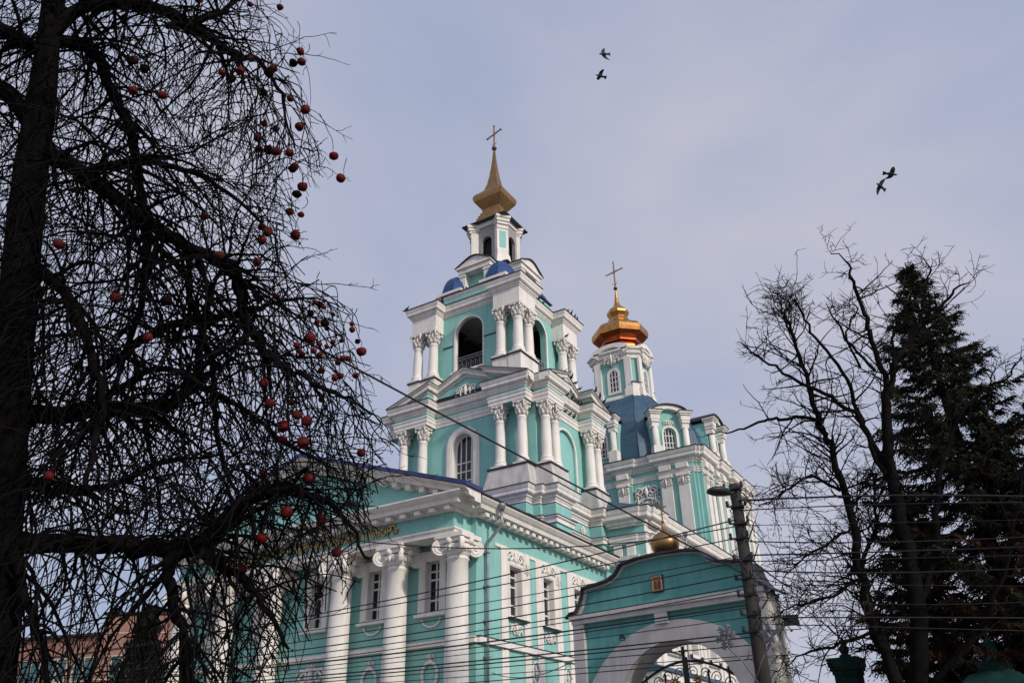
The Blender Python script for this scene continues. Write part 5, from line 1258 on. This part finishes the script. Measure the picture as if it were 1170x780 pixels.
def put_apple(px, py, sc):
    k = rnd.choices(['apple', 'apple2', 'apple3'], [.62, .18, .20])[0]; sqv = rnd.choice([.82, .9, 1.0])
    if (k, sqv) not in am:
        o = apple_mesh(k, sqv).build('apple', k, at_tree); am[(k, sqv)] = o
    else: o = am[(k, sqv)].copy(); COL.objects.link(o); o.parent = at_tree
    x_, y_ = px+rnd.uniform(-2, 2), py+rnd.uniform(-2, 2); D = rnd.uniform(5.3, 5.9) if sc > .8 else rnd.uniform(5.6, 6.1)
    p = AT(x_, y_-6, D)
    o.location = p; o.scale = (sc, sc, sc*rnd.uniform(.85, 1.05)); o.rotation_euler = (rnd.uniform(-.4, .4), rnd.uniform(-.4, .4), rnd.uniform(0, 6))
    # twig that carries it
    q = grow(p+Vector((0, 0, .03*sc)), (rnd.gauss(-.3, .5), rnd.gauss(0, .5), 1), rnd.uniform(.1, .35), 4, rnd, .2, -.05)
    hang.tube([tuple(v) for v in q], .003, .004, n=3, cap=False)
hang = tw
for (x, y) in A_LARGE: put_apple(x, y, rnd.uniform(.72, 1.08))
for (x, y) in A_SMALL: put_apple(x, y, rnd.uniform(.5, .72))
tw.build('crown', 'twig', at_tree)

# ------------------------------------------------------------------ bare ash tree (right)
rnd = random.Random(41)
base = at(1040, 830, 22); TB0 = Vector((base.x, base.y, 0))
ash = thing('ash_tree', 'bare many-stemmed ash tree with dry seed keys to the right of the gateway', 'tree', tuple(TB0))
def BT(px, py, D): return at(px, py, D)-TB0
ST = [
 [(1040, 830, 22, .26), (1018, 757, 22, .2), (997, 717, 22, .17), (983, 647, 22, .15), (970, 583, 22, .135), (953, 520, 21.9, .115), (937, 487, 21.8, .105), (927, 453, 21.7, .09), (913, 407, 21.6, .07), (900, 370, 21.5, .05), (894, 350, 21.4, .03), (892, 335, 21.4, .012)],
 [(1052, 840, 22.3, .30), (1048, 700, 22.3, .27), (1030, 600, 22.3, .24), (1014, 520, 22.3, .2), (1013, 460, 22.3, .17), (1012, 437, 22.3, .12), (1000, 403, 22.1, .1), (992, 373, 22, .09), (983, 343, 22, .075), (973, 317, 21.9, .055), (966, 300, 21.9, .035), (948, 288, 21.8, .015)],
 [(1013, 455, 22.3, .12), (1026, 410, 22.5, .10), (1038, 392, 22.6, .09), (1052, 372, 22.8, .085), (1066, 362, 23, .075), (1080, 345, 23.1, .06), (1097, 327, 23.2, .04), (1109, 320, 23.3, .012)],
 [(1052, 372, 22.8, .05), (1055, 340, 22.7, .045), (1060, 320, 22.6, .04), (1062, 305, 22.6, .03), (1050, 290, 22.6, .012)],
 [(1022, 430, 22.4, .06), (1020, 390, 22.2, .05), (1024, 366, 22.1, .045), (1034, 348, 22, .035), (1010, 325, 21.9, .02)],
 [(1013, 548, 22.3, .1), (992, 500, 22.2, .09), (976, 460, 22, .075), (963, 425, 21.8, .065), (937, 393, 21.6, .055), (920, 366, 21.5, .045), (911, 345, 21.4, .034), (910, 330, 21.3, .012)],
 [(1013, 540, 22.3, .1), (992, 492, 22.2, .09), (957, 458, 21.6, .075), (923, 440, 21.2, .065), (887, 420, 20.9, .05), (860, 403, 20.7, .034), (842, 390, 20.6, .012)],
 [(937, 487, 21.8, .07), (928, 478, 21.5, .066), (893, 477, 21.1, .06), (873, 480, 20.9, .05), (843, 490, 20.7, .035), (817, 496, 20.6, .018), (800, 500, 20.5, .008)],
 [(1000, 423, 22.1, .06), (970, 394, 21.8, .05), (957, 368, 21.6, .038), (943, 348, 21.4, .015)],
 [(983, 420, 22.1, .05), (966, 380, 22.4, .04), (980, 350, 22.6, .03), (965, 350, 22.6, .02)],
 [(1048, 700, 22.3, .13), (1068, 640, 22.5, .12), (1070, 570, 22.6, .11), (1080, 520, 22.7, .085), (1100, 470, 22.8, .06), (1130, 440, 22.9, .05), (1152, 432, 23, .04), (1160, 415, 23, .02)],
 [(1130, 440, 22.9, .03), (1134, 425, 22.9, .025), (1134, 412, 22.9, .015)],
 [(1018, 757, 22, .10), (1000, 700, 22.3, .09), (985, 650, 22.6, .08), (1002, 600, 22.8, .06), (1000, 540, 23, .04)],
 [(960, 560, 22, .06), (930, 545, 21.4, .05), (905, 556, 21, .04), (882, 570, 20.9, .03), (865, 577, 20.8, .015)],
 [(975, 600, 22, .05), (940, 625, 21.5, .04), (915, 640, 21.2, .03), (895, 660, 21, .015)],
 [(985, 660, 22, .06), (950, 680, 21.5, .05), (915, 690, 21.2, .035), (890, 700, 21, .015)],
 [(1000, 720, 22, .06), (960, 735, 21.5, .05), (925, 745, 21.2, .035), (900, 760, 21, .015)],
 [(1048, 800, 22.3, .12), (1120, 720, 22, .1), (1150, 640, 21.8, .08), (1165, 560, 21.6, .05), (1175, 500, 21.5, .03)],
]
m = MB(); st = []
for L_ in ST:
    P, Rr = curve3([(BT(a, b, c), r) for a, b, c, r in L_], 4)
    P = [p+Vector((rnd.gauss(0, .03), rnd.gauss(0, .03), rnd.gauss(0, .03))) if i else p for i, p in enumerate(P)]
    Rr = [r*.72 for r in Rr]; m.tube([tuple(p) for p in P], Rr, n=7); st.append((P, Rr))
m.build('trunk', 'bark2', ash)
tw = MB(); sec = []
for j, (P, Rr) in enumerate(st):
    Lt = sum((P[i+1]-P[i]).length for i in range(len(P)-1)); low = j in (0, 12, 13, 14, 15, 16)
    for _ in range(int(Lt*(10.0 if low else 2.6))):
        t = rnd.uniform(.08, 1); p, d = sample(P, t); r = Rr[min(len(Rr)-1, int(t*len(Rr)))]
        if r > .12: t = t; 
        o = Vector((rnd.gauss(0, 1), rnd.gauss(0, 1), rnd.gauss(0, .6))).normalized()
        Lb = rnd.uniform(.6, 2.0)*(1 if r > .03 else .42)
        q = grow(p, d*.75+o, Lb, 8, rnd, .16, -.02)
        ex = max(proj(v+TB0)[0]*0+(-proj(v+TB0)[0]) for v in q)
        if -ex < 838 and rnd.random() < .9: continue
        tw.tube([tuple(v) for v in q], min(r*.5, .03), .007, n=4, cap=False); sec.append(q)
ends = []
for P in sec:
    for _ in range(rnd.randint(3, 5)):
        p, d = sample(P, rnd.uniform(.2, 1)); o = Vector((rnd.gauss(0, 1), rnd.gauss(0, 1), rnd.gauss(0, .7))).normalized()
        q = grow(p, d*.8+o, rnd.uniform(.25, .8), 5, rnd, .22, -.02)
        if min(proj(v+TB0)[0] for v in q) < 836: continue
        tw.tube([tuple(v) for v in q], .011, .005, n=3, cap=False); ends.append(q)
for P in ends:
    for _ in range(rnd.randint(1, 3)):
        p, d = sample(P, rnd.uniform(.3, 1)); q = grow(p, d*.7+Vector((rnd.gauss(0, 1), rnd.gauss(0, 1), rnd.gauss(0, .7))), rnd.uniform(.1, .35), 3, rnd, .2, 0)
        tw.tube([tuple(v) for v in q], .008, .004, n=3, cap=False)
tw.build('crown', 'bark2', ash)
# hanging bunches of seed keys
m = MB()
for (px, py) in ((893, 540), (890, 560), (900, 575), (888, 590), (910, 548), (884, 600), (905, 590), (940, 660), (985, 690), (915, 665)):
    for _ in range(3):
        c = BT(px+rnd.uniform(-8, 8), py+rnd.uniform(-8, 8), 21+rnd.uniform(-.5, .5))
        for _ in range(16):
            p = c+Vector((rnd.gauss(0, .09), rnd.gauss(0, .09), -abs(rnd.gauss(0, .2)))); v = Vector((rnd.gauss(0, .015), rnd.gauss(0, .015), -.06)); s = Vector((rnd.gauss(0, 1), rnd.gauss(0, 1), 0)).normalized()*.010
            m.add([tuple(p), tuple(p+v*.6+s), tuple(p+v), tuple(p+v*.6-s)], [(0, 1, 2, 3)])
        m.tube([tuple(c+Vector((0, 0, .12))), tuple(c), tuple(c-Vector((0, 0, .3)))], .006, .003, n=3)
m.build('seed_keys', 'seed', ash)

# ------------------------------------------------------------------ green roofed gate pillar and kiosk, bottom right
c = at(966, 751, 26); t = thing('fence_pillar', 'low fence pillar with a flat green cap and turned finial, right of the gateway', 'pillar', (c.x, c.y, 0), radians(-6))
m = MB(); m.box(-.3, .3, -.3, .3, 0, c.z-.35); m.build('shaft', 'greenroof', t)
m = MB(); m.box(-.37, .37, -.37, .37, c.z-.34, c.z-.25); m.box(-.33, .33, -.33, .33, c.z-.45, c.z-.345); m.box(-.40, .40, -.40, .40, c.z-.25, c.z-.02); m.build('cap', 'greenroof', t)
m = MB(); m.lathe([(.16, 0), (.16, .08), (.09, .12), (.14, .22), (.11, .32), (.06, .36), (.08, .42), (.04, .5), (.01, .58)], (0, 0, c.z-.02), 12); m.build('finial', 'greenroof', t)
c = at(1128, 731, 23.6); t = thing('kiosk', 'small kiosk with a pointed green roof under the spruces at the bottom right', 'kiosk', (c.x, c.y, 0), radians(-6))
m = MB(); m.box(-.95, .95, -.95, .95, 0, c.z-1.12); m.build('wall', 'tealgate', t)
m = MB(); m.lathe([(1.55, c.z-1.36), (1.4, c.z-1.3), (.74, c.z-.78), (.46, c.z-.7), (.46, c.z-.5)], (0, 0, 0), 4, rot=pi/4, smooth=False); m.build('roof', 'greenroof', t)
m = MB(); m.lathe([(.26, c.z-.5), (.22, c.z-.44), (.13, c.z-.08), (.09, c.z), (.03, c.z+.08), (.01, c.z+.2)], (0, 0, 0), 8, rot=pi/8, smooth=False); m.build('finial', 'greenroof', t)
